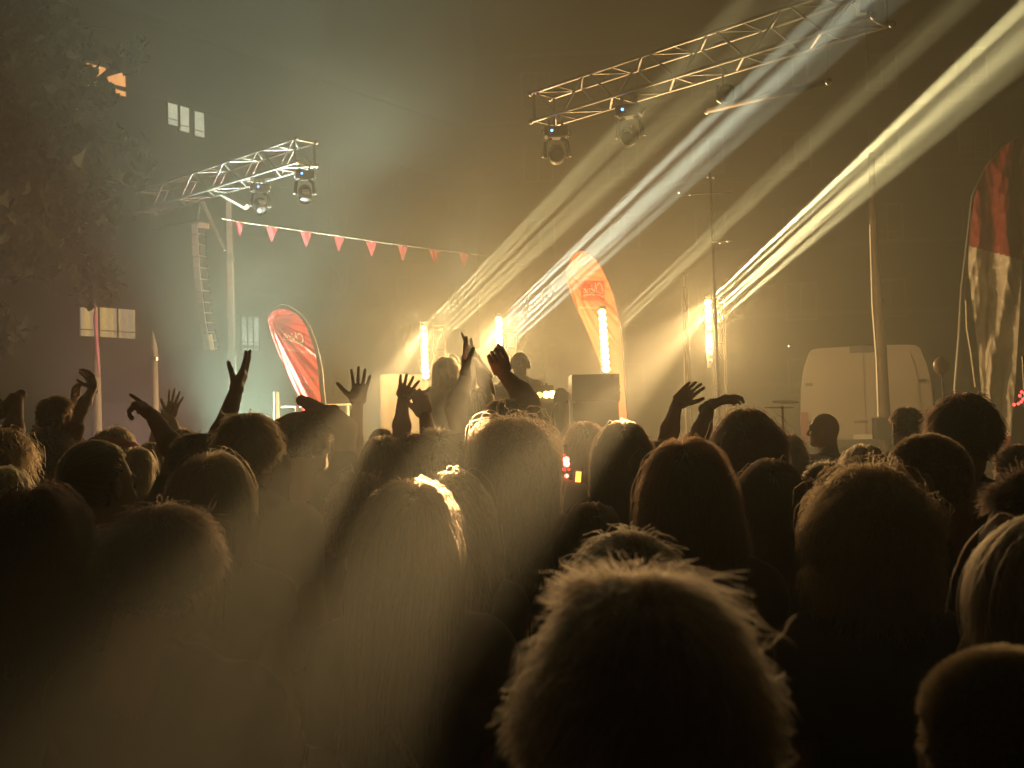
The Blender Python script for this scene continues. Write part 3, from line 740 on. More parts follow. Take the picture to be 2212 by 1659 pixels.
def words(F_, parent, body, c, size, m, mirror=True, slope=0.0, name='lettering', sq=1.0):
    V, Fc = text_mesh(body, size); sx = -1 if mirror else 1
    mesh_obj(name, [F_.pt(c[0] + sx * a, c[1] - b * sq + slope * sx * a, off=.012) for a, b, _ in V], Fc, m, parent)

M_red = mat('red_flag_cloth', (.85, .10, .10), .6, 0, .08, 4, .08, trans=.5)
M_redbox = mat('deep_red_print', (.60, .01, .025), .6, 0, .05, 4, 0, trans=.5)
M_whiteprint = mat('white_print', (.85, .80, .72), .6, 0, .03, 4, 0, trans=.5)
M_greyprint = mat('grey_print', (.22, .10, .08), .6, 0, .1, 4, 0, trans=.3)
M_pole = mat('flag_pole', (.30, .30, .28), .4, .3)
# flag 1
F1 = Flag(600, 690, 5.53, 17.0, .17, fold_fn((150, 300), [(1.02, .035, -.9), (1.10, .03, .7), (1.23, .03, -.7), (.80, .03, -.35), (.66, .03, .3), (1.33, .02, .5)], 3))
root = empty('feather_flag', tuple(P(700, 905, 17)), 'bright red feather flag with mirrored white script logo left of the stage', 'flag', 'teardrop feather flags')
Lf = [(345, 182), (290, 188), (230, 215), (190, 255), (155, 300), (165, 400), (215, 560), (300, 780), (420, 1040), (530, 1290), (590, 1480), (700, 1800)]
Rf = [(346, 182), (430, 200), (500, 243), (560, 290), (640, 400), (700, 540), (750, 690), (790, 880), (810, 1050), (825, 1230), (840, 1400), (850, 1800)]
Lf.sort(key=lambda p: p[1]); Rf.sort(key=lambda p: p[1])
feather(F1, Lf, Rf, 182, 1790, 90, 46, [M_red], lambda a, b: 0, root)
pp = [F1.pt(u, v) for u, v in ((190, 260), (240, 180), (300, 140), (350, 128), (420, 145), (510, 195), (600, 272), (700, 410), (780, 620), (830, 800), (860, 1020), (880, 1200), (895, 1450), (905, 1800))]
for p in pp: p[1] = 17.0
v, f = tube(pp + [np.array([pp[-1][0] + .03, 17, 0.0])], [.003, .004, .005, .006] + [.009] * 6 + [.012] * 5, 7); mesh_obj('pole', v, f, M_pole, root, True)
decals(F1, root, (480, 565), 155, 105, M_whiteprint, M_redbox, slope=.28, fm=False)
words(F1, root, 'Feel Good du', (500, 740), 62, M_whiteprint, slope=.18)
for yy, tx, xx in ((1110, 'TIQDIT', 650), (1195, 'JA CASA', 655), (1285, 'LoCASiL', 655)):
    pass
def scribble(F_, root, lines, m, seed, slope=.1):
    """small hand-drawn block letters too worn to read"""
    r = np.random.default_rng(seed); V = []; Fc = []
    for (u0, u1, v, h) in lines:
        u = u0
        while u < u1:
            w = h * r.uniform(.45, .7); k = r.integers(0, 4)
            sh = [[(0, 0), (0, 1), (.9, .9), (.9, 0)], [(0, 1), (1, 1), (.5, 1), (.5, 0)], [(0, 0), (.1, 1), (.9, .9), (.8, .4), (.1, .5)], [(1, .9), (.2, .9), (.0, .4), (.4, 0), (1, .1)]][k]
            pts = [(u + a * w, v - b * h + slope * (u - u0)) for a, b in sh]
            A_, B_ = stroke(pts, h * .17, 8); b0 = len(V)
            for a_, b_ in zip(A_, B_):
                for q in (a_, b_): V.append(F_.pt(q[0], q[1], off=.012))
            for q in range(len(A_) - 1): i = b0 + 2 * q; Fc.append((i, i + 1, i + 3, i + 2))
            u += w * 1.35
    mesh_obj('small_print', V, Fc, m, root)
scribble(F1, root, [(570, 790, 1120, 55), (550, 760, 1200, 55), (545, 790, 1300, 70)], M_greyprint, 5)
# flag 2
F2 = Flag(1300, 570, 5.53, 14.6, .10, fold_fn((170, 390), [(.68, .03, -.8), (.98, .035, .7), (.84, .05, .4), (1.30, .02, -.6)], 8))
M_or = mat('orange_red_flag_cloth', (.90, .17, .09), .6, 0, .06, 4, .05, trans=.62)
M_orbox = mat('orange_print', (.75, .06, .01), .6, 0, .05, 4, 0, trans=.6)
root = empty('feather_flag', tuple(P(1340, 905, 14.6)), 'glowing orange feather flag lit from behind by the led bar', 'flag', 'teardrop feather flags')
Lf = [(329, 98), (270, 128), (230, 180), (180, 290), (150, 390), (160, 500), (205, 640), (290, 850), (400, 1080), (510, 1350), (620, 1650), (700, 1800), (800, 1950), (840, 2260), (860, 2500)]
Rf = [(331, 98), (430, 125), (530, 210), (610, 330), (690, 500), (760, 680), (810, 880), (845, 1100), (870, 1330), (890, 1600), (895, 1700), (905, 1900), (920, 2050), (938, 2260), (945, 2500)]
feather(F2, Lf, Rf, 98, 2500, 100, 40, [M_or], lambda a, b: 0, root)
pp = []
for (u, v_) in Rf: q = F2.pt(u + 4, v_); q[1] = 14.6; pp.append(q)
v, f = tube(pp + [np.array([pp[-1][0] + .02, 14.6, 0.0])], [.004] * 6 + [.010] * (len(pp) - 5), 7); mesh_obj('pole', v, f, M_black, root, True)
decals(F2, root, (495, 615), 152, 128, M_whiteprint, M_orbox, slope=.0)
words(F2, root, 'Feel Good Music', (490, 850), 50, M_whiteprint, slope=.02)
scribble(F2, root, [(770, 830, 1230, 28), (770, 820, 1290, 28), (770, 800, 1390, 24), (775, 815, 1470, 26), (780, 825, 1540, 28)], M_greyprint, 6)
# flag 3, close at the right
def crumple(u, v):
    w = 0
    for a, b, h in ((.021, .006, .5), (.043, -.013, .3), (.08, .03, .2), (-.05, .075, .22), (.14, -.05, .10), (.02, .16, .12)): w += h * abs(math.sin(u * a * .7 + v * b * .35 + 1.5 * math.sin(u * .013 + v * .005)))
    return w * .55 + .5 * math.sin(u * .045 + v * .004 + math.sin(v * .006)) + .35 * math.sin(u * .021 - v * .005) + .4 * math.exp(-((u - 225 - v * .01) / 14.) ** 2)
F3 = Flag(2200, 300, 2.127, 17.8, .16, crumple)
M_silver = mat('pale_flag_cloth', (.72, .66, .54), .38, 0, .25, 6, .25, trans=.12)
M_dred = mat('dark_red_flag_cloth', (.28, .025, .02), .6, 0, .2, 6, .1, trans=.1)
root = empty('feather_flag', tuple(P(2170, 900, 17.8)), 'crumpled pale feather flag with dark red top at the right edge', 'flag', 'teardrop feather flags')
Lf = [(395, 40), (290, 120), (235, 200), (178, 350), (158, 500), (150, 600), (146, 700), (158, 800), (175, 950), (195, 1100), (212, 1300), (238, 1480), (285, 1560), (325, 1625)]
Rf = [(396, 40), (440, 120), (450, 300), (430, 500), (415, 700), (405, 900), (392, 1100), (380, 1300), (365, 1480), (358, 1560), (328, 1625)]
def mf(a, b):
    v_ = 40 + (1625 - 40) * a ** 1.25
    return 1 if (v_ < 585 + 70 * b or v_ > 1535) else 0
feather(F3, Lf, Rf, 40, 1625, 220, 70, [M_silver, M_dred], mf, root)
pp = [F3.pt(u, v_) for u, v_ in ((330, 70), (250, 180), (185, 330), (150, 520), (125, 800), (108, 1050), (95, 1290))]
for p in pp: p[1] = 18.0
v, f = tube(pp + [np.array([pp[-1][0] - .02, 18.0, 0.0])], [.010, .013, .016, .019, .022, .025, .028, .03], 8); mesh_obj('pole', v, f, M_pole, root, True)
v, f = tube([F3.pt(135, 860, .1), F3.pt(140, 1000, .1), F3.pt(160, 1120, .1), F3.pt(182, 1290, .1)], .014, 6); mesh_obj('cord', v, f, M_wtube, root)

# ------------------------------------------------------------------ van
def van():
    Y0 = 20.5; a = P(1737, 940, Y0); b = P(2008, 940, Y0); cx_ = (a.x + b.x) / 2; W_ = (b.x - a.x) / 2
    zb = .84; z1 = P(1870, 748, Y0).z; zd = P(1870, 945, Y0).z
    root = empty('parked_van', (cx_, Y0, zb), 'pale high roof van parked with its closed rear doors facing the crowd', 'van')
    M_vp = mat('van_paint', (.25, .22, .17), .5, 0, .25, 1.1, .1)
    # cross-section outline (x, z), left-right symmetric
    half = [(1.0, 0.0), (1.03, .28), (1.0, .62), (.95, .80), (.86, .955), (.80, .99), (.6, 1.0), (0, 1.005)]
    prof = [(x * W_, zb + .35 + (z1 - zb - .35) * z) for x, z in half]; ring = prof + [(-x, z) for x, z in prof[::-1][1:]]
    V = []; Fc = []; ys = [Y0, Y0 + .05, Y0 + 3.6, Y0 + 4.4, Y0 + 5.2]; sc = [(.985, 0), (1, 0), (1, 0), (.96, -.7), (.9, -1.5)]
    for y_, (s_, dz) in zip(ys, sc):
        for (x, z) in ring:
            zz = zb + .35 + (z - zb - .35) * (1 + dz / (z1 - zb - .35)) if dz else z
            V.append((cx_ + x * s_, y_, zz))
    n = len(ring)
    for i in range(len(ys) - 1):
        for j in range(n - 1): k = i * n + j; Fc.append((k, k + n, k + n + 1, k + 1))
        Fc.append((i * n + n - 1, (i + 1) * n + n - 1, (i + 1) * n, i * n))
    Fc.append(tuple(range(n))); Fc.append(tuple(range((len(ys) - 1) * n, len(ys) * n))[::-1])
    mesh_obj('body', V, Fc, M_vp, root)
    # two rear doors, proud of the body
    for s_ in (-1, 1):
        pr = [(.012, 0.0), (.80, 0.0), (.83, .3), (.80, .62), (.76, .80), (.69, .93), (.012, .955)]
        V = []
        for dy in (-.035, -.002):
            for (x, z) in pr: V.append((cx_ + s_ * x * W_, Y0 + dy, zd + (z1 - .06 - zd) * z))
        k = len(pr); Fc = [tuple(range(k)) if s_ > 0 else tuple(range(k))[::-1], tuple(range(k, 2 * k))[::-1]] + [(i, i + k, (i + 1) % k + k, (i + 1) % k) for i in range(k)]
        d_ = mesh_obj('rear_door', V, Fc, M_vp, root)
        for zz in (.18, .60):
            v, f = box((cx_ + s_ * .86 * W_, Y0 - .05, zd + (z1 - zd) * zz), (.07, .03, .03)); h = mesh_obj('hinge', v, f, M_black, None); h.parent = d_
    v, f = box((cx_ - .10, Y0 - .055, zd + .30), (.12, .012, .02)); mesh_obj('door_handle', v, f, M_chrome, root)
    v, f = box((cx_, Y0 - .06, zd - .10), (W_ * .97, .07, .07)); mesh_obj('bumper', v, f, M_blackp, root)
    v, f = box((cx_ + .02, Y0 - .03, zb + .52), (.26, .015, .06)); mesh_obj('number_plate', v, f, mat('plate', (.5, .5, .45), .5), root)
    v, f = box((cx_ + .05, Y0 - .04, z1 - .05), (.30, .04, .07)); mesh_obj('roof_box', v, f, M_black, root)
    M_tl = mat('tail_light_glass', (.18, .03, .02), .2)
    for s_ in (-1, 1):
        v, f = box((cx_ + s_ * W_ * .955, Y0 - .02, zd + .22), (.07, .03, .28)); tl = mesh_obj('tail_light', v, f, M_tl, root)
        for yy in (1.0, 4.2):
            v, f = tube([(cx_ + s_ * (W_ - .2), Y0 + yy, zb + .34), (cx_ + s_ * (W_ + .0), Y0 + yy, zb + .34)], .33, 20); wh = mesh_obj('wheel', v, f, M_black, root)
            v, f = tube([(cx_ + s_ * (W_ - .0), Y0 + yy, zb + .34), (cx_ + s_ * (W_ + .02), Y0 + yy, zb + .34)], .19, 14); r_ = mesh_obj('rim', v, f, M_alu, None); r_.parent = wh
    # wing mirrors at the front
    for s_ in (-1, 1):
        v, f = box((cx_ + s_ * (W_ + .14), Y0 + 4.3, z1 - .9), (.09, .05, .14)); mesh_obj('wing_mirror', v, f, M_black, root)
van()
for o_ in list(COL.objects):
    if o_.name.startswith('parked_van'): o_.rotation_euler.z = -.32
p = P(2033, 790, 12); root = empty('reflective_ball', tuple(p), 'small pale stand-in for a reflective thing on a stick above the crowd right of the van', 'reflective thing')
v, f = ellipsoid(p, (.085, .085, .10), nu=16, nv=12); mesh_obj('skin', v, f, mat('pale_ball', (.40, .30, .22), .35, trans=.3), root, True)  # plain ball standing in for something reflective
v, f = tube([p - Vector((0, 0, .09)), (p.x + .06, 12, 1.2), (p.x + .08, 12, 0)], .01, 6); mesh_obj('stick', v, f, M_black, root)

# ------------------------------------------------------------------ string of red lamps at the right edge
L_rl = emis('red_lamp', (1, .05, .04), 5)
root = empty('red_light_string', tuple(P(2200, 870, 7)), 'cluster of small red lamps at the right edge beside the pale flag', 'lights')
w_ = []
for k, (x, y) in enumerate(((2191, 874), (2200, 872), (2206, 868), (2210, 862), (2207, 847), (2203, 855), (2214, 850), (2216, 873))):
    v, f = ellipsoid(P(x, y, 7), (.010,) * 3, nu=8, nv=6); mesh_obj('bulb', v, f, L_rl, root, True)
for (x, y) in ((2225, 835), (2207, 847), (2203, 855), (2191, 874), (2206, 870), (2230, 872)): w_.append(P(x, y, 7.01))
v, f = tube(w_, .004, 5); mesh_obj('wire', v, f, M_black, root)
v, f = tube([(w_[-1].x, 7.1, 0), (w_[-1].x, 7.1, w_[0].z + .2)], .012, 6); mesh_obj('stake', v, f, M_black, root)

# ------------------------------------------------------------------ red stage lamp and phone in the middle
L_redhot = emis('red_hot_lamp', (1, .10, .08), 12); L_rr = emis('red_lamp_dull', (1, .02, .02), 2.2)
root = empty('red_lamp_stand', tuple(P(1222, 990, 6.4)), 'stand of bright red lamps low in the crowd below the desk', 'stage light')
q = P(1222, 960, 6.4); v, f = tube([(q.x, 6.4, 0), (q.x, 6.4, q.z)], .015, 8); mesh_obj('stand', v, f, M_black, root)
for (x, y, r_) in ((1223, 993, .019), (1224, 1002, .019), (1206, 982, .012), (1218, 984, .010), (1224, 1028, .012), (1212, 1000, .010), (1219, 1014, .011), (1210, 1016, .008), (1229, 1014, .008)):
    v, f = ellipsoid(P(x, y, 6.35), (r_,) * 3, nu=10, nv=6); mesh_obj('lamp', v, f, L_redhot if r_ > .011 else L_rr, root, True)
c = P(1249, 1030, 5.6)
root = empty('phone', tuple(c), 'phone held up with a glowing yellow screen near the red lamps', 'phone')
v, f = box(c, (.022, .005, .036), Matrix.Rotation(.1, 3, 'Y')); mesh_obj('case', v, f, mat('red_case', (.5, .03, .02), .5), root)
v, f = box(c - Vector((0, .007, 0)), (.013, .002, .026), Matrix.Rotation(.1, 3, 'Y')); mesh_obj('screen', v, f, emis('phone_screen', (1, .55, .05), 3), root)

# ------------------------------------------------------------------ drum kit, right
M_drum = mat('drum_shell', (.22, .2, .18), .3); M_cym = mat('cymbal', (.3, .22, .1), .25, .9)
kc = P(1720, 985, 7.8)
root = empty('drum_kit', (kc.x, 7.8, 0), 'drum kit with cymbals in front of the bald man in the dark tee', 'drum kit')
def cyl(name, c, r_, h, m, tilt=0):
    R = np.array(Matrix.Rotation(tilt, 3, 'X')); v, f = tube([np.array(c) - R[:, 2] * h / 2, np.array(c) + R[:, 2] * h / 2], r_, 22); o = mesh_obj(name, v, f, m, root); return o
cyl('cymbal', P(1697, 868, 8.3), .10, .005, M_cym, .12); cyl('cymbal', P(1683, 880, 8.3), .11, .005, M_cym, .05)
rod('cymbal_stand', (P(1690, 876, 8.3).x, 8.3, .0), P(1690, 876, 8.3), .01, M_chrome, root)
cyl('snare_drum', P(1745, 1012, 7.6), .17, .14, M_drum, .15); cyl('tom_drum', P(1700, 1010, 7.9), .15, .22, M_drum, .3); cyl('floor_tom', P(1735, 1060, 7.4), .2, .4, M_drum)
cyl('cymbal', P(1728, 1058, 7.2), .14, .006, M_chrome, .5)
for x in (1700, 1745): q = P(x, 1012, 7.75); rod('drum_stand', (q.x, 7.75, 0), q, .012, M_chrome, root)
v, f = tube([P(1668, 985, 7.4), P(1690, 1000, 7.4)], .007, 6); mesh_obj('drum_stick', v, f, mat('pale_wood', (.6, .5, .35), .5), root)
v, f = tube([P(1682, 1003, 7.35), P(1693, 968, 7.35)], .007, 6); mesh_obj('drum_stick', v, f, mat('pale_wood2', (.65, .55, .4), .5), root)

# unseen lamp cans added behind the stage as a source for the washes
for (x, Y, z, lab, c_) in ((520, 17.5, .4, 'added unseen wash lamp throwing green white light up behind the red flag', (.7, 1, .76)), (860, 18.0, .4, 'added unseen wash lamp behind the draped crate', (.7, 1, .76)), (300, 15.5, .4, 'added unseen wash lamp glowing pink near the closed parasol', (1, .5, .5))):
    q = P(x, 900, Y); root = empty('added_wash_lamp', (q.x, Y, 0), lab, 'stage light', 'added unseen wash lamps behind the stage')
    v, f = tube([(q.x, Y + .02, .08), (q.x, Y, z - .16)], [.10, .13], 16); mesh_obj('can', v, f, M_black, root, True)
    v, f = tube([(q.x, Y, z - .158), (q.x, Y, z - .15)], .12, 16); mesh_obj('lens', v, f, emis('wash_lens', c_, 8), root)
    for s_ in (-1, 1):
        v, f = box((q.x + s_ * .15, Y, .12), (.008, .02, .12)); mesh_obj('yoke', v, f, M_black, root)
# ================================================================== people
def smin(a, b, k):
    h = np.maximum(k - np.abs(a - b), 0) / k
    return np.minimum(a, b) - h * h * k * .25
def caps(Pn, a, b, ra, rb):
    a = np.asarray(a, np.float32); b = np.asarray(b, np.float32); ab = b - a
    t = np.clip(((Pn - a) @ ab) / max(float(ab @ ab), 1e-9), 0, 1)
    return np.linalg.norm(Pn - a - t[:, None] * ab, axis=1) - (ra + (rb - ra) * t)
def ell(Pn, c, r):
    q = (Pn - np.asarray(c, np.float32)) / np.asarray(r, np.float32); k0 = np.linalg.norm(q, axis=1)
    k1 = np.linalg.norm(q / np.asarray(r, np.float32), axis=1) + 1e-9
    return k0 * (k0 - 1) / k1
def rbox(Pn, c, h, rr, R=None):
    q = Pn - np.asarray(c, np.float32)
    if R is not None: q = q @ np.asarray(R, np.float32)
    q = np.abs(q) - (np.asarray(h, np.float32) - rr)
    return np.linalg.norm(np.maximum(q, 0), axis=1) + np.minimum(q.max(1), 0) - rr
def nets(fn, lo, hi, h):
    """surface nets over fn(points) < 0"""
    lo = np.array(lo, float); n = np.maximum(np.ceil((np.array(hi) - lo) / h).astype(int) + 1, 3)
    gx, gy, gz = np.meshgrid(*[np.arange(k) for k in n], indexing='ij')
    Pn = (np.stack([gx, gy, gz], -1).reshape(-1, 3) * h + lo).astype(np.float32)
    D = fn(Pn).reshape(n).astype(np.float64); ins = D < 0
    c = [n[0] - 1, n[1] - 1, n[2] - 1]; acc = np.zeros((*c, 3)); cnt = np.zeros(c)
    for ax in range(3):
        o1, o2 = [a for a in range(3) if a != ax]
        s0 = [slice(None)] * 3; s1 = [slice(None)] * 3; s0[ax] = slice(0, -1); s1[ax] = slice(1, None)
        A = D[tuple(s0)]; B = D[tuple(s1)]; cr = (A < 0) != (B < 0)
        t = np.where(cr, A / np.where(cr, A - B, 1), 0)
        for d1 in (0, 1):
            for d2 in (0, 1):
                s = [slice(None)] * 3; s[o1] = slice(d1, d1 + c[o1]); s[o2] = slice(d2, d2 + c[o2])
                m_ = cr[tuple(s)]; tt = t[tuple(s)]
                cnt += m_; acc[..., ax] += tt * m_; acc[..., o1] += d1 * m_; acc[..., o2] += d2 * m_
    act = cnt > 0; idx = -np.ones(c, int); idx[act] = np.arange(act.sum())
    base = np.stack(np.nonzero(act), 1); V = (base + acc[act] / cnt[act][:, None]) * h + lo
    Q = []
    for ax in range(3):
        o1, o2 = [(1, 2), (2, 0), (0, 1)][ax]
        s0 = [slice(1, -1)] * 3; s1 = [slice(1, -1)] * 3; s0[ax] = slice(0, -1); s1[ax] = slice(1, None)
        a_ = ins[tuple(s0)]; b_ = ins[tuple(s1)]; w = np.stack(np.nonzero(a_ != b_), 1)
        if not len(w): continue
        off = np.ones(3, int); off[ax] = 0; w = w + off; fl = ins[tuple(w.T)]
        def I(d1, d2):
            q = w.copy(); q[:, o1] -= d1; q[:, o2] -= d2; return idx[tuple(q.T)]
        q = np.stack([I(1, 1), I(0, 1), I(0, 0), I(1, 0)], 1); q[~fl] = q[~fl][:, ::-1]; Q.append(q)
    return V, np.concatenate(Q) if Q else np.zeros((0, 4), int)
def fast_mesh(name, chunks, mats, mi=None, smooth=True):
    """chunks: list of (V, quads or tri arrays, material index)"""
    Vs = []; Ls = []; st = []; tot = []; MI = []; o = 0; lo = 0
    for V, Q, m_ in chunks:
        if len(Q) == 0: continue
        Q = np.asarray(Q); k = Q.shape[1]
        Vs.append(V); Ls.append((Q + o).ravel()); st.append(np.arange(len(Q)) * k + lo); tot.append(np.full(len(Q), k))
        MI.append(np.full(len(Q), m_) if np.isscalar(m_) else np.asarray(m_)); o += len(V); lo += Q.size
    V = np.concatenate(Vs).astype(np.float32); L = np.concatenate(Ls); st = np.concatenate(st); tot = np.concatenate(tot); MI = np.concatenate(MI)
    me = bpy.data.meshes.new(name); me.vertices.add(len(V)); me.vertices.foreach_set('co', V.ravel())
    me.loops.add(len(L)); me.loops.foreach_set('vertex_index', L.astype(np.int32))
    me.polygons.add(len(st)); me.polygons.foreach_set('loop_start', st.astype(np.int32)); me.polygons.foreach_set('loop_total', tot.astype(np.int32))
    for m_ in mats: me.materials.append(m_)
    me.polygons.foreach_set('material_index', MI.astype(np.int32)); me.polygons.foreach_set('use_smooth', np.ones(len(st), bool))
    me.update(calc_edges=True); me.validate(); return me

# ---- hands, built once (right hand: thumb towards -x when fingers point up and palm faces +y)
def make_hand(curls, spread, thumb, h=.0045, th_curl=.3):
    def fn(Pn):
        d = rbox(Pn, (0, 0, .052), (.040, .0135, .046), .012)
        d = smin(d, caps(Pn, (-.006, 0, -.03), (0, 0, .02), .024, .026), .02)
        d = smin(d, caps(Pn, (-.025, .006, .015), (-.030, .008, .05), .017, .014), .015)
        bx = (-.030, -.010, .011, .030); bz = (.093, .099, .096, .086); Ls = (.074, .082, .076, .060)
        for i in range(4):
            p = np.array([bx[i], 0, bz[i] - .012]); ang = spread * (i - 1.5) * .5; c = curls[i]; th = 0.0; r0 = .0092
            dist = None
            for s_, fr in enumerate((.46, .30, .26)):
                th += c * (1.0, 1.05, .75)[s_]
                L = Ls[i] * fr + (.012 if s_ == 0 else 0)
                dirv = np.array([math.sin(ang) * math.cos(th), math.sin(th), math.cos(ang) * math.cos(th)])
                q = p + dirv * L; r1 = r0 - .0008
                dd = caps(Pn, p, q, r0, r1); dist = dd if dist is None else smin(dist, dd, .003); p = q; r0 = r1
            d = smin(d, dist, .006)
        p = np.array([-.026, .006, .022]); a = thumb; dist = None
        for s_, L in enumerate((.046, .034, .028)):
            th_ = th_curl * s_
            dirv = np.array([-math.sin(a - th_ * .3), .25 + .45 * th_, math.cos(a - th_ * .3)]); dirv /= np.linalg.norm(dirv)
            q = p + dirv * L; dd = caps(Pn, p, q, (.015, .0118, .0105)[s_], (.0118, .0105, .0085)[s_]); dist = dd if dist is None else smin(dist, dd, .005); p = q
        return smin(d, dist, .01)
    return nets(fn, (-.115, -.05, -.06), (.085, .105, .20), h)
HANDS = {'open': make_hand((.06, .03, .06, .1), .34, .95), 'flat': make_hand((.10, .08, .1, .12), .10, .55),
         'relax': make_hand((.35, .45, .5, .55), .12, .6, th_curl=.5), 'fist': make_hand((1.35, 1.4, 1.4, 1.35), .02, .25, th_curl=1.2),
         'point': make_hand((.05, .9, 1.1, 1.2), .05, .5, th_curl=.8), 'grab': make_hand((.75, .8, .8, .8), .06, .6, th_curl=.9)}

# ---- heads, built once
def make_head(kind, h=.0068):
    f = kind == 'f'
    def fn(Pn):
        d = ell(Pn, (0, -.008, .0), (.076, .098, .102))
        d = smin(d, ell(Pn, (0, .028, -.055), (.054 if f else .058, .066, .075)), .035)
        d = smin(d, ell(Pn, (0, .070, -.108), (.026 if f else .031, .026, .022)), .035)       # chin
        d = smin(d, caps(Pn, (-.034, .045, -.090), (.034, .045, -.090), .024, .024), .03)         # jaw
        d = smin(d, caps(Pn, (-.032, .083, .008), (.032, .083, .008), .012, .012), .016)           # brow
        for s_ in (-1, 1):
            d = smin(d, ell(Pn, (s_ * .038, .060, -.045), (.020, .020, .018)), .02)                # cheek
            d = -smin(-d, ell(Pn, (s_ * .031, .096, -.012), (.019, .014, .0125)), .012)           # socket
        d = smin(d, caps(Pn, (0, .093, .0), (0, .112, -.042), .008, .0125), .012)                 # nose
        for s_ in (-1, 1): d = smin(d, ell(Pn, (s_ * .011, .102, -.046), (.009, .010, .008)), .008)
        d = smin(d, caps(Pn, (-.021, .088, -.070), (.021, .088, -.070), .0075, .0075), .006)      # lips
        d = smin(d, caps(Pn, (-.017, .087, -.080), (.017, .087, -.080), .0085, .0085), .006)
        for s_ in (-1, 1):                                                                       # ears
            q = Pn - np.array([s_ * .080, -.010, -.020], np.float32)
            qx = q[:, 0] * s_; a = .45
            rx = qx * math.cos(a) + q[:, 1] * math.sin(a); ry = -qx * math.sin(a) + q[:, 1] * math.cos(a)
            Q = np.stack([rx, ry, q[:, 2]], 1)
            e = ell(Q, (.004, -.004, 0), (.0085, .019, .033)); e = np.maximum(e, -ell(Q, (.012, .0, .004), (.008, .011, .02)))
            d = smin(d, e, .006)
        d = smin(d, caps(Pn, (0, -.028, -.09), (0, -.045, -.22), .050 if f else .058, .052 if f else .062), .03)   # neck
        return d
    V, Q = nets(fn, (-.125, -.125, -.25), (.125, .145, .12), h); return V, Q
HEADS = {'m': make_head('m'), 'f': make_head('f')}
HC = np.array([0, -.008, 0.0]); HR = np.array([.078, .100, .104])
def scalp_mask(u, hair):
    """unit directions on the cranium that carry hair"""
    lim = np.where(u[:, 1] > .25, .52 + .3 * (u[:, 1] - .4), np.where(u[:, 1] > -.15, .02 - .0 * u[:, 1], -.62))
    lim = np.where((u[:, 1] > .05) & (u[:, 1] <= .25), .22, lim)
    return u[:, 2] > lim
# ---- standing bodies
def skeleton(sex, arms, seated=False):
    f = sex == 'f'; sh = .142 if f else .165
    J = dict(sh=sh, seated=seated)
    for s_ in (-1, 1):
        S0 = np.array([s_ * sh, -.005, 1.41]); E = None
        if s_ in arms:
            E, Wp = arms[s_]['E'], arms[s_]['W']
            if E[2] > S0[2]: S0 = S0 + np.array([-s_ * .02, 0, .045])
            dE = E - S0; L = np.linalg.norm(dE); E = S0 + dE / L * np.clip(L, .25, .33)
            dW = Wp - E; L = np.linalg.norm(dW); Wp = E + dW / L * np.clip(L, .22, .29)
        else:
            E = S0 + np.array([s_ * .05, -.02, -.285]); Wp = E + np.array([-s_ * .01, .10, -.23])
        J[s_] = (S0, E, Wp)
    if seated: J['leg'] = [[np.array([s_ * .09, 0, .93]), np.array([s_ * .11, .36, .86]), np.array([s_ * .10, .42, .46])] for s_ in (-1, 1)]
    else: J['leg'] = [[np.array([s_ * .09, 0, .93]), np.array([s_ * .095, .01, .50]), np.array([s_ * .10, -.02, .085])] for s_ in (-1, 1)]
    return J
def torso_sdf(Pn, J, sex, g=0.0):
    f = sex == 'f'; sh = J['sh']
    d = ell(Pn, (0, -.005, .96), (.165 + g, .118 + g, .12 + g))
    d = smin(d, ell(Pn, (0, 0, 1.12), ((.128 if f else .145) + g, .098 + g, .15 + g)), .07)
    d = smin(d, ell(Pn, (0, 0, 1.29), ((.148 if f else .172) + g, .112 + g, .165 + g)), .06)
    d = smin(d, caps(Pn, (-sh + .03, -.005, 1.405), (sh - .03, -.005, 1.405), .052 + g, .052 + g), .06)
    for s_ in (-1, 1):
        d = smin(d, caps(Pn, (s_ * .030, -.022, 1.50), (s_ * (sh - .02), -.01, 1.42), .036 + g, .044 + g), .04)
        if f: d = smin(d, ell(Pn, (s_ * .065, .085, 1.27), (.06 + g, .05 + g, .055 + g)), .03)
        S0 = J[s_][0]; d = smin(d, ell(Pn, S0, (.058 + g, .06 + g, .06 + g)), .04)
    return d
def arm_sdf(Pn, J, s_, g=0.0, part='all', thick=1.0):
    S0, E, Wp = J[s_]; k = thick
    d = caps(Pn, S0, E, .050 * k + g, .040 * k + g)
    if part == 'all':
        m1 = E * .72 + Wp * .28
        d = smin(d, caps(Pn, E, m1, .038 * k, .043 * k), .03); d = smin(d, caps(Pn, m1, Wp, .043 * k, .027 * k), .03)
    return d
def leg_sdf(Pn, J, g=0.0):
    d = None
    for (a, b, c) in J['leg']:
        e = smin(caps(Pn, a, b, .088 + g, .058 + g), caps(Pn, b, c, .056 + g, .040 + g), .03)
        d = e if d is None else smin(d, e, .02)
    return d
def bounds(pts, pad): pts = np.array(pts); return pts.min(0) - pad, pts.max(0) + pad

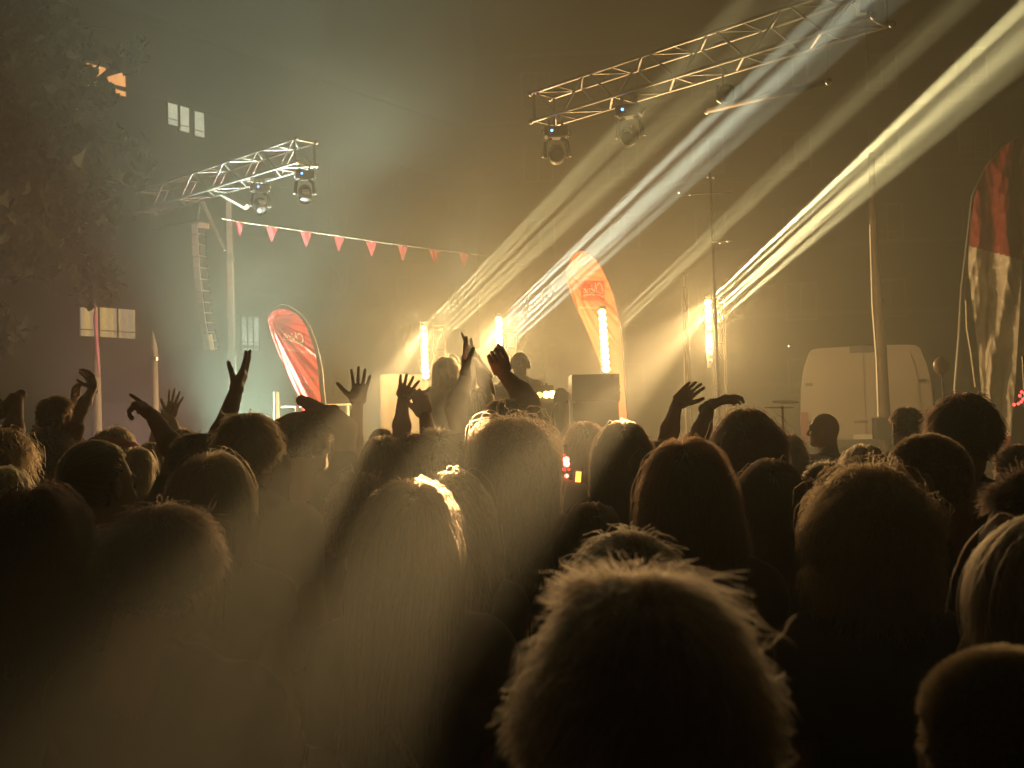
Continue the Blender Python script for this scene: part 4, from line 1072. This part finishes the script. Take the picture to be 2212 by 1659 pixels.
# ---- hair
def grow(style, L, N, rad, seed, s_body, part=0.0, seg=9, curl=0.0, lift=.35, vol=.012, sh=.17, messy=.15, lens_var=.25):
    r = np.random.default_rng(seed); u = r.normal(0, 1, (N * 4, 3)); u /= np.linalg.norm(u, axis=1, keepdims=True)
    u = u[scalp_mask(u, style)][:N]; n = len(u); p = HC + u * HR
    crown = np.array([part * .3, -.45, .89]); crown /= np.linalg.norm(crown)
    tang = u - crown * (u @ crown)[:, None]; nt_ = np.linalg.norm(tang, axis=1, keepdims=True); tang = tang / np.maximum(nt_, .05)
    tang -= u * (tang * u).sum(1)[:, None]
    front = np.clip((u[:, 1] - .1) * 2, 0, 1)[:, None]
    if style in ('long', 'wavy', 'bob', 'curly'):
        side = np.sign(u[:, 0:1] - part * .03 + r.normal(0, .02, (n, 1)))
        tang = tang * (1 - .8 * front) + front * np.concatenate([side * .9, np.full((n, 1), -.55), np.full((n, 1), .1)], 1)
    if style in ('pony', 'bun'):
        knot = np.array([0, -.118, .015]); tang = knot - p; tang /= np.linalg.norm(tang, axis=1, keepdims=True)
    d = tang * (1 - lift) + u * lift + r.normal(0, messy, (n, 3)); d /= np.linalg.norm(d, axis=1, keepdims=True)
    cl_ = r.uniform(.65, 1.12, 220); ln = L * r.uniform(1 - lens_var, 1 + lens_var * .4, (n, 1))
    if style in ('short', 'tousled', 'buzz', 'crop'): ln = ln * np.clip(.25 + (u[:, 2:3] + .5) * .8, .25, 1)
    st = ln / seg
    off = vol * r.uniform(.1, 1, (n, 1)) ** .7; fly = (r.uniform(0, 1, (n, 1)) < .035) * 1.0; off = off * (1 + .6 * fly); wph = r.uniform(0, 6.28, 3); wv = r.uniform(.02, .10)
    out = np.zeros((n, seg + 1, 3)); out[:, 0] = p; ph = r.uniform(0, 6.28, (n, 3)); g = {'buzz': .0, 'crop': .16, 'tousled': .05, 'short': .05, 'curly': .45, 'wavy': .5}.get(style, .75)
    clump = r.normal(0, 1, (220, 3)); cn = r.normal(0, 1, (220, 3)); cn /= np.linalg.norm(cn, axis=1, keepdims=True); cid = (u @ cn.T + r.normal(0, .02, (n, 220))).argmax(1); st = st * cl_[cid][:, None]
    for k in range(1, seg + 1):
        if style in ('pony', 'bun'):
            tg = knot - p; dd = np.linalg.norm(tg, axis=1, keepdims=True); d = np.where(dd > .02, tg / dd, np.array([0, -.35, -1.0]))
            d = d + r.normal(0, .04, (n, 3)); st2 = np.where(dd > .02, np.minimum(st, dd * .8 + .006), st)
            p = p + d * (st2 if style == 'pony' else np.minimum(st, dd * .6))
        else:
            d = d + np.array([0, -.02, -1.0]) * g + r.normal(0, messy * .35, (n, 3)) + curl * np.sin(ph + k * 1.9) * .6 + clump[cid] * (.04 if style in ('long', 'bob') else .08 if style in ('tousled', 'short', 'crop') else .09)
            d = d + fly * r.normal(0, .22, (n, 3))
            if style in ('long', 'wavy', 'bob', 'curly'): d[:, 0] += wv * 2.2 * np.sin(p[:, 2] * 42 + wph[0] + clump[cid, 0] * 1.2)
            d /= np.linalg.norm(d, axis=1, keepdims=True); p = p + d * st
        # hair keeps close to the head: pull strands back inside an outer envelope
        wid = {'curly': .045, 'wavy': .026}.get(style, .012) + .022 * off / vol
        rx = .089 + wid; ry = .108 + wid; q2 = np.concatenate([p[:, 0:1] / rx, (p[:, 1:2] + .02) / ry], 1); m2 = np.linalg.norm(q2, axis=1, keepdims=True)
        k_ = np.where(m2 > 1, 1 / np.maximum(m2, 1e-6), 1.0); p[:, 0:1] *= k_; p[:, 1:2] = (p[:, 1:2] + .02) * k_ - .02
        for (c, rr) in ((HC, HR), (np.array([0, -.02, -.17]), np.array([.058, .058, .13])), (np.array([0, -.03, -.235]), np.array([.075, .075, .07])), (np.array([0, -.02, -.42]), np.array([.11, .10, .17]))):
            rr = rr + off; q = (p - c) / rr; m_ = np.linalg.norm(q, axis=1, keepdims=True); p = np.where(m_ < 1, c + q / np.maximum(m_, .05) * rr, p)
        out[:, k] = p
    return out
HAIRMAT = {}
def hair_mat(col, rough=.35):
    key = (tuple(col), rough)
    if key not in HAIRMAT:
        ma = bpy.data.materials.new('hair'); ma.use_nodes = True; nt_ = ma.node_tree; nt_.nodes.remove(nt_.nodes['Principled BSDF'])
        b = nt_.nodes.new('ShaderNodeBsdfHairPrincipled'); b.model = 'CHIANG'; b.parametrization = 'COLOR'
        hi = nt_.nodes.new('ShaderNodeHairInfo'); mx = nt_.nodes.new('ShaderNodeMix'); mx.data_type = 'RGBA'
        c = np.array(col); mx.inputs[6].default_value = (*(c * .6), 1); mx.inputs[7].default_value = (*np.clip(c * 1.5, 0, .95), 1)
        nt_.links.new(hi.outputs['Random'], mx.inputs[0]); nt_.links.new(mx.outputs[2], b.inputs['Color'])
        b.inputs['Roughness'].default_value = rough; b.inputs['Radial Roughness'].default_value = .5
        nt_.links.new(b.outputs[0], nt_.nodes['Material Output'].inputs['Surface']); HAIRMAT[key] = ma
    return HAIRMAT[key]
def hair_obj(out, rad, mat_, parent, name='hair'):
    n, k, _ = out.shape; hc = bpy.data.hair_curves.new(name); hc.add_curves([k] * n)
    hc.position_data.foreach_set('vector', out.astype(np.float32).ravel())
    at = hc.attributes.get('radius') or hc.attributes.new('radius', 'FLOAT', 'POINT')
    rr = np.tile(rad * np.concatenate([np.linspace(1, .9, k - 1), [.25]]), n); at.data.foreach_set('value', rr.astype(np.float32))
    hc.materials.append(mat_); o = bpy.data.objects.new(name, hc); link(o, parent); return o
cy_c = S.cycles_curves; cy_c.shape = 'RIBBONS'; cy_c.subdivisions = 2

SKIN = {k: mat('skin_' + k, c, .55, 0, .12, 9, .15) for k, c in dict(light=(.60, .36, .24), tan=(.44, .25, .15), dark=(.13, .07, .045)).items()}
CLOTH = {}
def cloth(c):
    if c not in CLOTH: CLOTH[c] = mat('cloth', c, .9, 0, .15, 4, .35, .2, sheen=.3)
    return CLOTH[c]
M_eye = mat('eye_dark', (.03, .02, .02), .1)
SCALP = {}
STYLES = {'crop': dict(L=.072, lift=.07, vol=.017, messy=.13, seg=8), 'buzz': dict(L=.012, lift=.9, vol=.002, messy=.2, seg=3), 'short': dict(L=.036, lift=.12, vol=.010, messy=.13, seg=6),
          'tousled': dict(L=.055, lift=.16, vol=.018, messy=.20, seg=7), 'bob': dict(L=.24, lift=.15, vol=.022, messy=.10, seg=9),
          'long': dict(L=.44, lift=.12, vol=.02, messy=.09, seg=13), 'wavy': dict(L=.42, lift=.2, vol=.035, messy=.12, curl=.35, seg=14),
          'curly': dict(L=.24, lift=.4, vol=.05, messy=.3, curl=.9, seg=14), 'pony': dict(L=.46, lift=.1, vol=.008, messy=.03, seg=16), 'bun': dict(L=.16, lift=.1, vol=.006, messy=.03, seg=10)}
NP = 0
def person(label, xd, top, Y, yaw=0.0, sex='m', hair='short', hcol=(.05, .03, .02), skin='light', shirt=(.11, .095, .085), trousers=(.03, .035, .05),
           arms=(), z0=0.0, hat=None, Lh=None, group='people in the crowd facing the stage', dense=1.0, height=None, seated=False, hscale=1.0, sleeve='short', tilt=0.0, top_kind=None):
    """arms: list of (side +1 right/-1 left, elbow (x,y,dY), wrist (x,y,dY), tip (x,y,dY), hand pose, palm 'f'/'b')"""
    global NP; NP += 1
    topw = P(xd, top, Y); th = {'bald': .0, 'buzz': .008, 'short': .014, 'crop': .017, 'tousled': .024, 'long': .018, 'wavy': .028, 'curly': .045}.get(hair, .014)
    Hc = 1.755 + th + (.01 if hat else 0)
    s = (topw.z - z0) / Hc if height is None else height / 1.755
    if height is not None: z0 = topw.z - Hc * s
    yr = math.radians(yaw); root_loc = Vector((topw.x, Y, z0))
    Rz = np.array(Matrix.Rotation(yr, 3, 'Z'))
    def loc(w): return (np.array(w) - np.array(root_loc)) @ Rz / s
    A = {}
    for (sd, e, w, t, pose, palm) in arms:
        A[sd] = dict(E=loc(P(e[0], e[1], Y + e[2])), W=loc(P(w[0], w[1], Y + w[2])), T=loc(P(t[0], t[1], Y + t[2])), pose=pose, palm=palm)
    J = skeleton(sex, A, seated)
    near = Y < 3.3; far = Y > 6.0
    chunks = []
    # body under the clothes, head, arms and hands: one mesh
    hb = .03
    V, Q = nets(lambda p: smin(torso_sdf(p, J, sex), leg_sdf(p, J), .04), (-.28, -.20, .0 if not seated else .3), (.28, .55 if seated else .2, 1.55), hb); chunks.append((V, Q, 0))
    for (a, b, c) in J['leg']:
        ft = c + np.array([0, .05, -.045]); v_, f_ = ellipsoid(ft, (.045, .125, .04), nu=10, nv=6)
    HVc = np.array([0, .005, 1.755 - .102]);
    hv, hq = HEADS[sex]; pr = random.Random(NP * 5 + 2); ty = math.radians(tilt if tilt else pr.uniform(-9, 5)); Rt = np.array(Matrix.Rotation(math.radians(pr.uniform(-10, 10)), 3, 'Z') @ Matrix.Rotation(math.radians(pr.uniform(-6, 6)), 3, 'Y') @ Matrix.Rotation(ty, 3, 'X'))
    hv = hv * hscale @ Rt.T + HVc; chunks.append((hv, hq, 0))
    # scalp faces take the hair colour
    if hair != 'bald':
        cen = HEADS[sex][0][hq[:, 0]]; u = (cen - HC) / HR; nn = np.linalg.norm(u, axis=1); u = u / nn[:, None]
        mi = np.where(scalp_mask(u, hair) & (nn < 1.12), 1, 0); chunks[-1] = (hv, hq, mi)
    ha = .011 if not far else .015
    for sd in (-1, 1):
        S0, E, Wp = J[sd]; lo, hi = bounds([S0, E, Wp], .07)
        V, Q = nets(lambda p: arm_sdf(p, J, sd, thick=.93 if sex == 'f' else 1.06), lo, hi, ha); chunks.append((V, Q, 0))
        a = A.get(sd)
        if a: zt = a['T'] - Wp; pose = a['pose']; pv_ = np.array([0, 1.0, 0]) if a['palm'] == 'f' else np.array([0, -1.0, 0]) if a['palm'] == 'b' else np.array([0, 0, -1.0]) if a['palm'] == 'd' else np.array([-sd * 1.0, .0, 0])
        else: zt = np.array([0, .12, -1.0]); pose = 'relax'; pv_ = np.array([-sd * 1.0, .2, 0])
        zt = zt / np.linalg.norm(zt); pv_ = pv_ - zt * (pv_ @ zt); pv_ /= np.linalg.norm(pv_); xt = np.cross(pv_, zt)
        hv, hq = HANDS[pose]; hv = hv.copy()
        # right hand palm forward (+y), fingers up: thumb towards -x
        if sd < 0: hv[:, 0] *= -1; hq = hq[:, ::-1]
        R = np.stack([xt, pv_, zt], 1); k = .92 if sex == 'f' else 1.0
        chunks.append(((hv * k) @ R.T + Wp, hq, 0))
    sk = SKIN[skin]; hm = hair_mat(hcol) if hair != 'bald' else None
    skey = tuple(np.round(np.array(hcol) * .5, 3))
    if skey not in SCALP: SCALP[skey] = mat('scalp', skey, .8, 0, .2, 20)
    me = fast_mesh('person', chunks, [sk, SCALP[skey]])
    o = bpy.data.objects.new('person', me); COL.objects.link(o); o.location = root_loc; o.rotation_euler = (0, 0, yr); o.scale = (s, s, s)
    tag(o, label, 'person', group)
    def child(name, ch, m_):
        me_ = fast_mesh(name, ch, [m_]); c = bpy.data.objects.new(name, me_); link(c, o); return c
    # shirt
    hs = .016 if near else .022
    r = np.random.default_rng(NP * 13 + 5); ph = r.uniform(0, 6, 6)
    def shirt_fn(p):
        d = torso_sdf(p, J, sex, .014)
        for sd in (-1, 1):
            S0, E, Wp = J[sd]; t = ((p - S0) @ (E - S0)) / ((E - S0) @ (E - S0)); lim = .62 if sleeve == 'short' else (.12 if sleeve == 'none' else 9)
            a = arm_sdf(p, J, sd, .014 if sleeve != 'long' else .01, 'up' if sleeve != 'long' else 'all')
            if sleeve == 'long': a = a - .008; t = ((p - E) @ (Wp - E)) / ((Wp - E) @ (Wp - E)); lim = .95
            a = np.maximum(a, (t - lim) * .28); d = smin(d, a, .035)
        w = np.sin(p[:, 2] * 38 + 9 * np.sin(p[:, 0] * 7 + ph[0]) + ph[1]) * np.sin(p[:, 0] * 23 + ph[2] + p[:, 1] * 15) * .0035
        w += np.sin(p[:, 0] * 16 + p[:, 2] * 9 + ph[3]) * .003 * np.clip((1.3 - p[:, 2]) * 3, 0, 1)
        d = d + w
        d = np.maximum(d, .90 - p[:, 2])
        neck = caps(p, (0, .035, 1.495), (0, -.02, 1.75), .062, .070); return np.maximum(d, -neck)
    lo, hi = bounds([J[-1][0], J[1][0], (-.22, -.19, .88), (.22, .2, 1.56)] + [J[k][1] for k in (-1, 1)] + ([J[k][2] for k in (-1, 1)] if sleeve == 'long' else []), .08)
    lo[2] = .86
    if top_kind != 'bare': V, Q = nets(shirt_fn, lo, hi, hs); child('shirt', [(V, Q, 0)], cloth(shirt))
    lo = (-.26, -.2, .04) if not seated else (-.26, -.2, .4); hi = (.26, .2, 1.04) if not seated else (.26, .56, 1.04)
    def tr(p):
        d = smin(ell(p, (0, -.005, .96), (.172, .125, .12)), leg_sdf(p, J, .016), .04); d = np.maximum(d, p[:, 2] - .99)
        return d + .003 * np.sin(p[:, 2] * 30 + ph[4] + p[:, 0] * 20)
    V, Q = nets(tr, lo, hi, .03); child('trousers', [(V, Q, 0)], cloth(trousers))
    for (a, b, c) in J['leg']:
        V, Fq = nets(lambda p: smin(rbox(p, c + np.array([0, .055, -.055]), (.045, .13, .030), .028), caps(p, c, c + np.array([0, 0, -.04]), .045, .045), .02), c - .14, c + np.array([.14, .22, .08]), .02); child('shoe', [(V, Fq, 0)], M_blackp)
    # eyes, only where the face can be seen
    if Y > 2 and abs(yaw) > 25:
        for s_ in (-1, 1):
            V, Fq = ellipsoid(np.array([s_ * .031, .084, -.012]) @ Rt.T + HVc, (.0115, .0115, .0105), nu=10, nv=7)
            child('eye', [(V, [f_ for f_ in Fq if len(f_) == 4], 0), (V, [f_ for f_ in Fq if len(f_) == 3], 0)], M_eye)
    if hat:
        def cap_fn(p):
            d = ell(p, (0, -.006, .0), (.088, .110, .116)); d = np.maximum(d, -(p[:, 2] - .018 - p[:, 1] * .12))
            if hat == 'cap':
                b = rbox(p, (0, .13, .022), (.062, .075, .006), .005); d = smin(d, b, .015)
            return d
        V, Q = nets(cap_fn, (-.11, -.14, -.06), (.11, .23, .14), .008); child('cap', [(V @ Rt.T + HVc, Q, 0)], cloth(shirt if hat != 'cap' else (.02, .02, .02)))
    if hair != 'bald':
        st = dict(STYLES[hair]); st.update(L=Lh or st['L'])
        N = int((20000 if Y < 1.2 else 9000 if Y < 2.5 else 5000 if Y < 4.5 else 2400) * dense)
        if hair == 'buzz': N = int(N * 1.3)
        rad = .00024 if Y < 1.2 else max(.0004, .00020 * Y)
        out = grow(hair, st['L'], N, rad, NP * 7 + 1, s, **{k: v for k, v in st.items() if k != 'L'}, sh=J['sh'])
        out = out * hscale @ Rt.T + HVc; hair_obj(out, rad / s, hm, o)
    return o
# ------------------------------------------------------------------ the crowd (places read off the photograph, then stood on the ground)
BRN = (.09, .045, .02); DK = (.030, .018, .012); BLD = (.42, .26, .10); LBR = (.26, .14, .06); GRY = (.35, .27, .20); AUB = (.20, .08, .035)
person('nearest head in the middle with tousled light brown hair', 1385, 1228, .86, 0, 'm', 'crop', (.44, .26, .14), dense=1.3, shirt=(.10, .07, .06), hscale=.95)
person('short person with fuzzy fair hair just beyond the nearest head', 1352, 1134, 1.62, 4, 'f', 'crop', (.46, .30, .15), hscale=.92)
lb = person('woman with long straight brown hair left of the nearest head', 882, 1036, 2.25, 0, 'f', 'long', (.22, .11, .055), shirt=(.12, .10, .10), Lh=.40)
person('woman with wavy blonde hair just behind the long brown haired one', 968, 1024, 2.95, -8, 'f', 'wavy', BLD, Lh=.34)
person('woman with thick curly hair below the raised fist', 1108, 905, 3.7, 0, 'f', 'curly', (.16, .08, .04), Lh=.42)
person('short haired man with both arms up, his fist before the white hot bar', 1090, 862, 5.0, 0, 'm', 'short', DK, shirt=(.10, .04, .04),
       arms=[(1, (1143, 868, .12), (1086, 806, .30), (1074, 776, .34), 'fist', 'b'), (-1, (985, 885, .08), (1004, 822, .25), (1004, 786, .28), 'flat', 's')])
person('tall woman with smooth long dark hair under the orange banner', 1346, 908, 4.2, 0, 'f', 'long', (.06, .035, .02), Lh=.5)
person('woman with wide smooth long auburn hair right of the middle', 1482, 942, 2.55, 0, 'f', 'long', (.12, .05, .025), Lh=.46, shirt=(.06, .05, .04))
person('person with dark hair rising to a soft peak below the right led bar', 1612, 886, 4.0, 5, 'f', 'wavy', DK, Lh=.20)
person('person with a dark bob between the auburn hair and the drum kit', 1662, 995, 3.1, 0, 'f', 'bob', DK)
person('person with sleek pale hair catching light below the drummer', 1786, 997, 3.8, 12, 'f', 'short', (.45, .27, .12), Lh=.03)
person('person with messy dark hair and fair strands in front at the right', 1872, 1008, 2.3, 6, 'f', 'curly', (.20, .10, .04), Lh=.15, shirt=(.05, .05, .035))
person('man with shaved head turned to the left, right of the messy hair', 2000, 938, 2.75, 58, 'm', 'buzz', (.10, .06, .03), skin='tan', shirt=(.03, .03, .03))
person('tall man with thick dark hair and big ear beside the pale flag', 2078, 850, 3.4, -28, 'm', 'crop', DK, shirt=(.02, .022, .02), skin='tan')
person('bald man in a dark tee in front of the van, playing the drums', 1780, 893, 8.0, 62, 'm', 'bald', DK, shirt=(.05, .055, .06), skin='tan', group='people near the stage',
       arms=[(-1, (1762, 1010, -.25), (1735, 985, -.45), (1722, 978, -.5), 'grab', 's')])
person('short haired person in front of the van right of the rusty post', 1956, 878, 7.0, 10, 'm', 'short', DK, group='people near the stage', shirt=(.12, .08, .10))
person('fair haired person below the black box on the rusty post', 1864, 962, 4.6, 0, 'f', 'bob', (.35, .20, .09))
person('dark haired person seen in profile at the right edge', 2262, 1010, 1.72, 78, 'm', 'short', DK, shirt=(.12, .02, .02), skin='light')
person('pale haired person cut by the right edge', 2292, 1120, 1.28, 55, 'f', 'bob', (.38, .24, .12), shirt=(.12, .03, .02))
person('dark shape of a close short person in the bottom right corner', 2170, 1405, .98, 10, 'm', 'buzz', (.14, .09, .04), shirt=(.03, .01, .01))
# left half
person('man with curly sides and a pale tee left of the red flag', 535, 892, 3.7, -8, 'm', 'crop', (.16, .09, .04), shirt=(.42, .38, .30))
person('man in a cap with both hands on his head under the red flag', 664, 889, 4.9, -10, 'm', 'short', DK, hat='cap', shirt=(.12, .10, .09),
       arms=[(-1, (600, 968, .05), (628, 920, .06), (640, 896, .08), 'flat', 's'), (1, (748, 925, .02), (704, 897, .06), (688, 884, .08), 'flat', 's')])
person('dark haired person pointing left with one arm, the other hand high', 425, 935, 4.3, 4, 'm', 'short', DK, shirt=(.05, .045, .04), skin='tan',
       arms=[(-1, (384, 985, .15), (330, 900, .30), (286, 862, .34), 'point', 'd'), (1, (468, 975, .12), (508, 850, .25), (543, 765, .30), 'open', 's')])
person('blond man with a short ponytail and one ear lit', 208, 948, 3.0, -32, 'm', 'pony', (.36, .22, .09), shirt=(.05, .04, .03), skin='light', Lh=.36)
person('dark head at the left edge, lowest there', 76, 1056, 2.15, -12, 'f', 'bob', DK)
sw = person('light brown haired woman whose bright shoulder line runs down right', 455, 982, 2.75, -14, 'f', 'bob', (.20, .12, .06), shirt=(.10, .08, .06), sleeve='none')
person('dark haired person with a lit right ear in front at the left', 352, 1090, 1.95, -18, 'm', 'crop', (.07, .04, .025), shirt=(.12, .09, .07))
ad = person('dark haired adult carrying the child at the far left', 112, 925, 5.0, -10, 'm', 'tousled', DK, shirt=(.10, .05, .05))
kt = P(121, 858, 5.12)
person('child riding on shoulders at the left with both arms up', 121, 858, 5.12, -30, 'f', 'short', (.12, .06, .03), height=1.28, seated=True, hscale=1.08, shirt=(.35, .12, .14), skin='light', group='people in the crowd facing the stage',
       arms=[(1, (176, 884, .0), (194, 852, .08), (199, 826, .1), 'relax', 's'), (-1, (150, 882, .1), (160, 866, .2), (164, 842, .22), 'relax', 's')])
person('person looking right with pursed lips near the left edge', 38, 990, 6.0, -75, 'f', 'short', (.10, .06, .03), shirt=(.3, .04, .04), arms=[(1, (84, 1000, -.15), (106, 962, -.05), (116, 940, .0), 'grab', 's')])
person('curly haired person at the left edge with a raised fist', 6, 926, 4.5, -10, 'f', 'curly', (.14, .08, .035), Lh=.16, shirt=(.05, .03, .03), arms=[(1, (24, 955, .1), (32, 902, .16), (26, 872, .18), 'fist', 's')])
person('person in red at the bottom of the left edge', 4, 1012, 4.0, -30, 'f', 'bob', (.40, .26, .1), shirt=(.5, .03, .02))
lw = 1
w = person('dark blond person with a red head scarf', 248, 925, 6.3, -35, 'f', 'bob', (.16, .10, .05), shirt=(.4, .05, .06), Lh=.2)
person('girl with a fair bob right of the red scarf', 293, 968, 6.1, -40, 'f', 'bob', (.34, .20, .08), shirt=(.12, .06, .05))
person('fair haired person in profile right of the fair bob', 322, 958, 6.6, -75, 'f', 'bob', (.38, .22, .09), shirt=(.12, .08, .06))
person('grey person with two open hands up behind the pointing arm', 398, 926, 7.4, -5, 'm', 'short', BRN, shirt=(.14, .11, .11),
       arms=[(-1, (340, 960, .0), (349, 924, .1), (346, 898, .1), 'open', 'f'), (1, (372, 948, .15), (370, 906, .2), (374, 876, .2), 'open', 'f')])
# middle
person('person far back under the draped crate, left of the nearer round head', 824, 926, 6.6, 0, 'm', 'buzz', BRN, skin='tan')
person('person with a fair hair edge holding up a wide open hand', 826, 944, 4.9, -6, 'f', 'bob', LBR, shirt=(.12, .1, .08),
       arms=[(-1, (760, 990, .12), (773, 872, .2), (783, 790, .22), 'open', 'b')])
person('person holding a small open hand up before the draped crate', 891, 936, 5.1, 0, 'f', 'long', BRN, arms=[(-1, (868, 940, .12), (869, 884, .2), (874, 846, .2), 'open', 'f')], Lh=.3)
person('fair edged person with a half closed hand raised below the led bar', 950, 927, 5.0, -6, 'm', 'short', (.3, .18, .08), arms=[(-1, (932, 976, .12), (918, 896, .3), (906, 852, .3), 'grab', 'b')], Lh=.06, shirt=(.08, .07, .06))
person('person with curly fair hair low below the draped crate', 776, 1022, 4.1, -4, 'f', 'curly', (.34, .19, .09), Lh=.12, shirt=(.08, .06, .04))
person('small dark haired child between the auburn hair and curly hair', 1276, 1090, 3.4, 0, 'f', 'bob', DK)
person('person lit red beside the stand of red lamps', 1262, 912, 6.9, 10, 'f', 'wavy', (.30, .08, .04), Lh=.3, shirt=(.2, .04, .03))  # red lamp light is put into the hair and shirt colour
person('person with a forearm up left of the auburn hair', 1412, 952, 5.3, 0, 'm', 'short', DK, arms=[(1, (1428, 905, .1), (1462, 872, .2), (1476, 858, .2), 'relax', 'b')])
person('person behind the auburn hair with a bent hand raised', 1548, 950, 4.9, 0, 'm', 'short', DK, arms=[(-1, (1512, 945, .1), (1528, 888, .2), (1552, 866, .22), 'relax', 's')])
person('blonde woman clapping above her head far back near the stage', 1034, 838, 7.6, 0, 'f', 'long', BLD, Lh=.3, shirt=(.2, .12, .1), top_kind=None,
       arms=[(1, (1054, 842, .1), (1042, 812, .1), (1032, 776, .1), 'flat', 's'), (-1, (1006, 850, .1), (1018, 806, .1), (1026, 772, .1), 'flat', 's')])
person('man far back between curly hair and orange banner', 1180, 938, 6.4, 0, 'm', 'short', BRN)
person('woman far back right of the led bar', 1700, 938, 6.6, 5, 'f', 'bob', DK)
person('man far back beside the guard rail', 742, 942, 6.8, 0, 'm', 'short', DK)
person('woman far back between the parasol and the tower', 446, 948, 7.2, 0, 'f', 'long', DK)
person('person far back left of the wooden post', 166, 946, 7.0, -10, 'm', 'short', BRN)
person('hooded looking person far back at the far left', 62, 938, 7.6, -10, 'f', 'bob', DK)
person('man far back below the small fitting mast', 1500, 932, 7.4, 0, 'm', 'buzz', DK)
person('person in the dark between the bald man and the messy hair', 1828, 985, 5.8, 0, 'm', 'short', DK)
person('tall dark person at the right edge below the pale flag', 2200, 960, 3.9, 8, 'm', 'short', DK, shirt=(.02, .02, .02))
person('woman in the dark at the lower left between two nearer heads', 228, 1150, 2.2, 0, 'f', 'long', DK)
# performers
g_ = 'performers on the stage'
person('singer with long fair hair on stage beside the left led bar', 962, 771, 10.9, 180, 'f', 'wavy', BLD, z0=.75, Lh=.34, shirt=(.55, .42, .38), sleeve='long', group=g_, arms=[(-1, (990, 840, -.15), (975, 822, -.25), (968, 808, -.27), 'fist', 's')])
dj = person('disc jockey in a pale zipped jacket bent over the desk', 1122, 763, 11.2, 172, 'm', 'buzz', DK, skin='dark', z0=.75, shirt=(.55, .50, .46), sleeve='long', group=g_, tilt=-14,
       arms=[(-1, (1156, 846, -.1), (1142, 842, -.35), (1134, 842, -.42), 'flat', 's'), (1, (1086, 846, -.1), (1098, 842, -.35), (1106, 842, -.42), 'flat', 's')])
# worn things that can be told apart: headphones, head scarf, bag strap, smart watch
def worn(owner, name, V, Fc, m, smooth=True):
    me = bpy.data.meshes.new(name); me.from_pydata([tuple(v) for v in V], [], [tuple(f) for f in Fc]); me.materials.append(m)
    me.polygons.foreach_set('use_smooth', [smooth] * len(me.polygons)); o = bpy.data.objects.new(name, me); link(o, owner); return o
hz = 1.653
arc = [(.092 * math.sin(t), -.005, hz + .112 * math.cos(t) + .0) for t in np.linspace(-1.7, 1.7, 15)]
v, f = tube(arc, .008, 8); worn(dj, 'headphone_band', v, f, M_blackp)
for s_ in (-1, 1):
    v, f = tube([(s_ * .078, 0, hz - .015), (s_ * .108, 0, hz - .015)], .034, 14); worn(dj, 'headphone_cup', v, f, M_blackp)
v, f = tube([(0, .135, 1.0), (0, .15, 1.15), (0, .145, 1.3), (0, .12, 1.42)], .005, 5); worn(dj, 'zip', v, f, M_chrome)
M_edge = mat('pale_rim_and_strap', (.85, .75, .55), .5)
v, f = tube([(.055, -.03, 1.515), (.085, -.045, 1.475), (.125, -.04, 1.452), (.165, -.02, 1.44), (.20, .0, 1.41)], [.006, .007, .006, .006, .004], 7); worn(sw, 'shoulder_rim', v, f, M_edge)  # pale tube painting the lit rim of her bare shoulder
v, f = tube([(-.09, -.10, 1.44), (-.03, -.145, 1.30), (.04, -.145, 1.18), (.12, -.11, 1.06)], .008, 6); worn(lb, 'bag_strap', v, f, M_edge)
M_scarf = mat('red_scarf', (.6, .02, .04), .8, 0, .2, 12, .3)
arc = [(.098 * math.sin(t), -.01 + .115 * math.cos(t), hz + .03 - .02 * math.cos(t)) for t in np.linspace(0, 2 * math.pi, 25)]
v, f = tube(arc, .022, 8, False); worn(w, 'head_scarf', v, f, M_scarf)
v, f = tube([(.09, -.08, hz + .02), (.12, -.13, hz - .05), (.11, -.15, hz - .16)], [.03, .028, .012], 8); worn(w, 'scarf_tail', v, f, M_scarf)
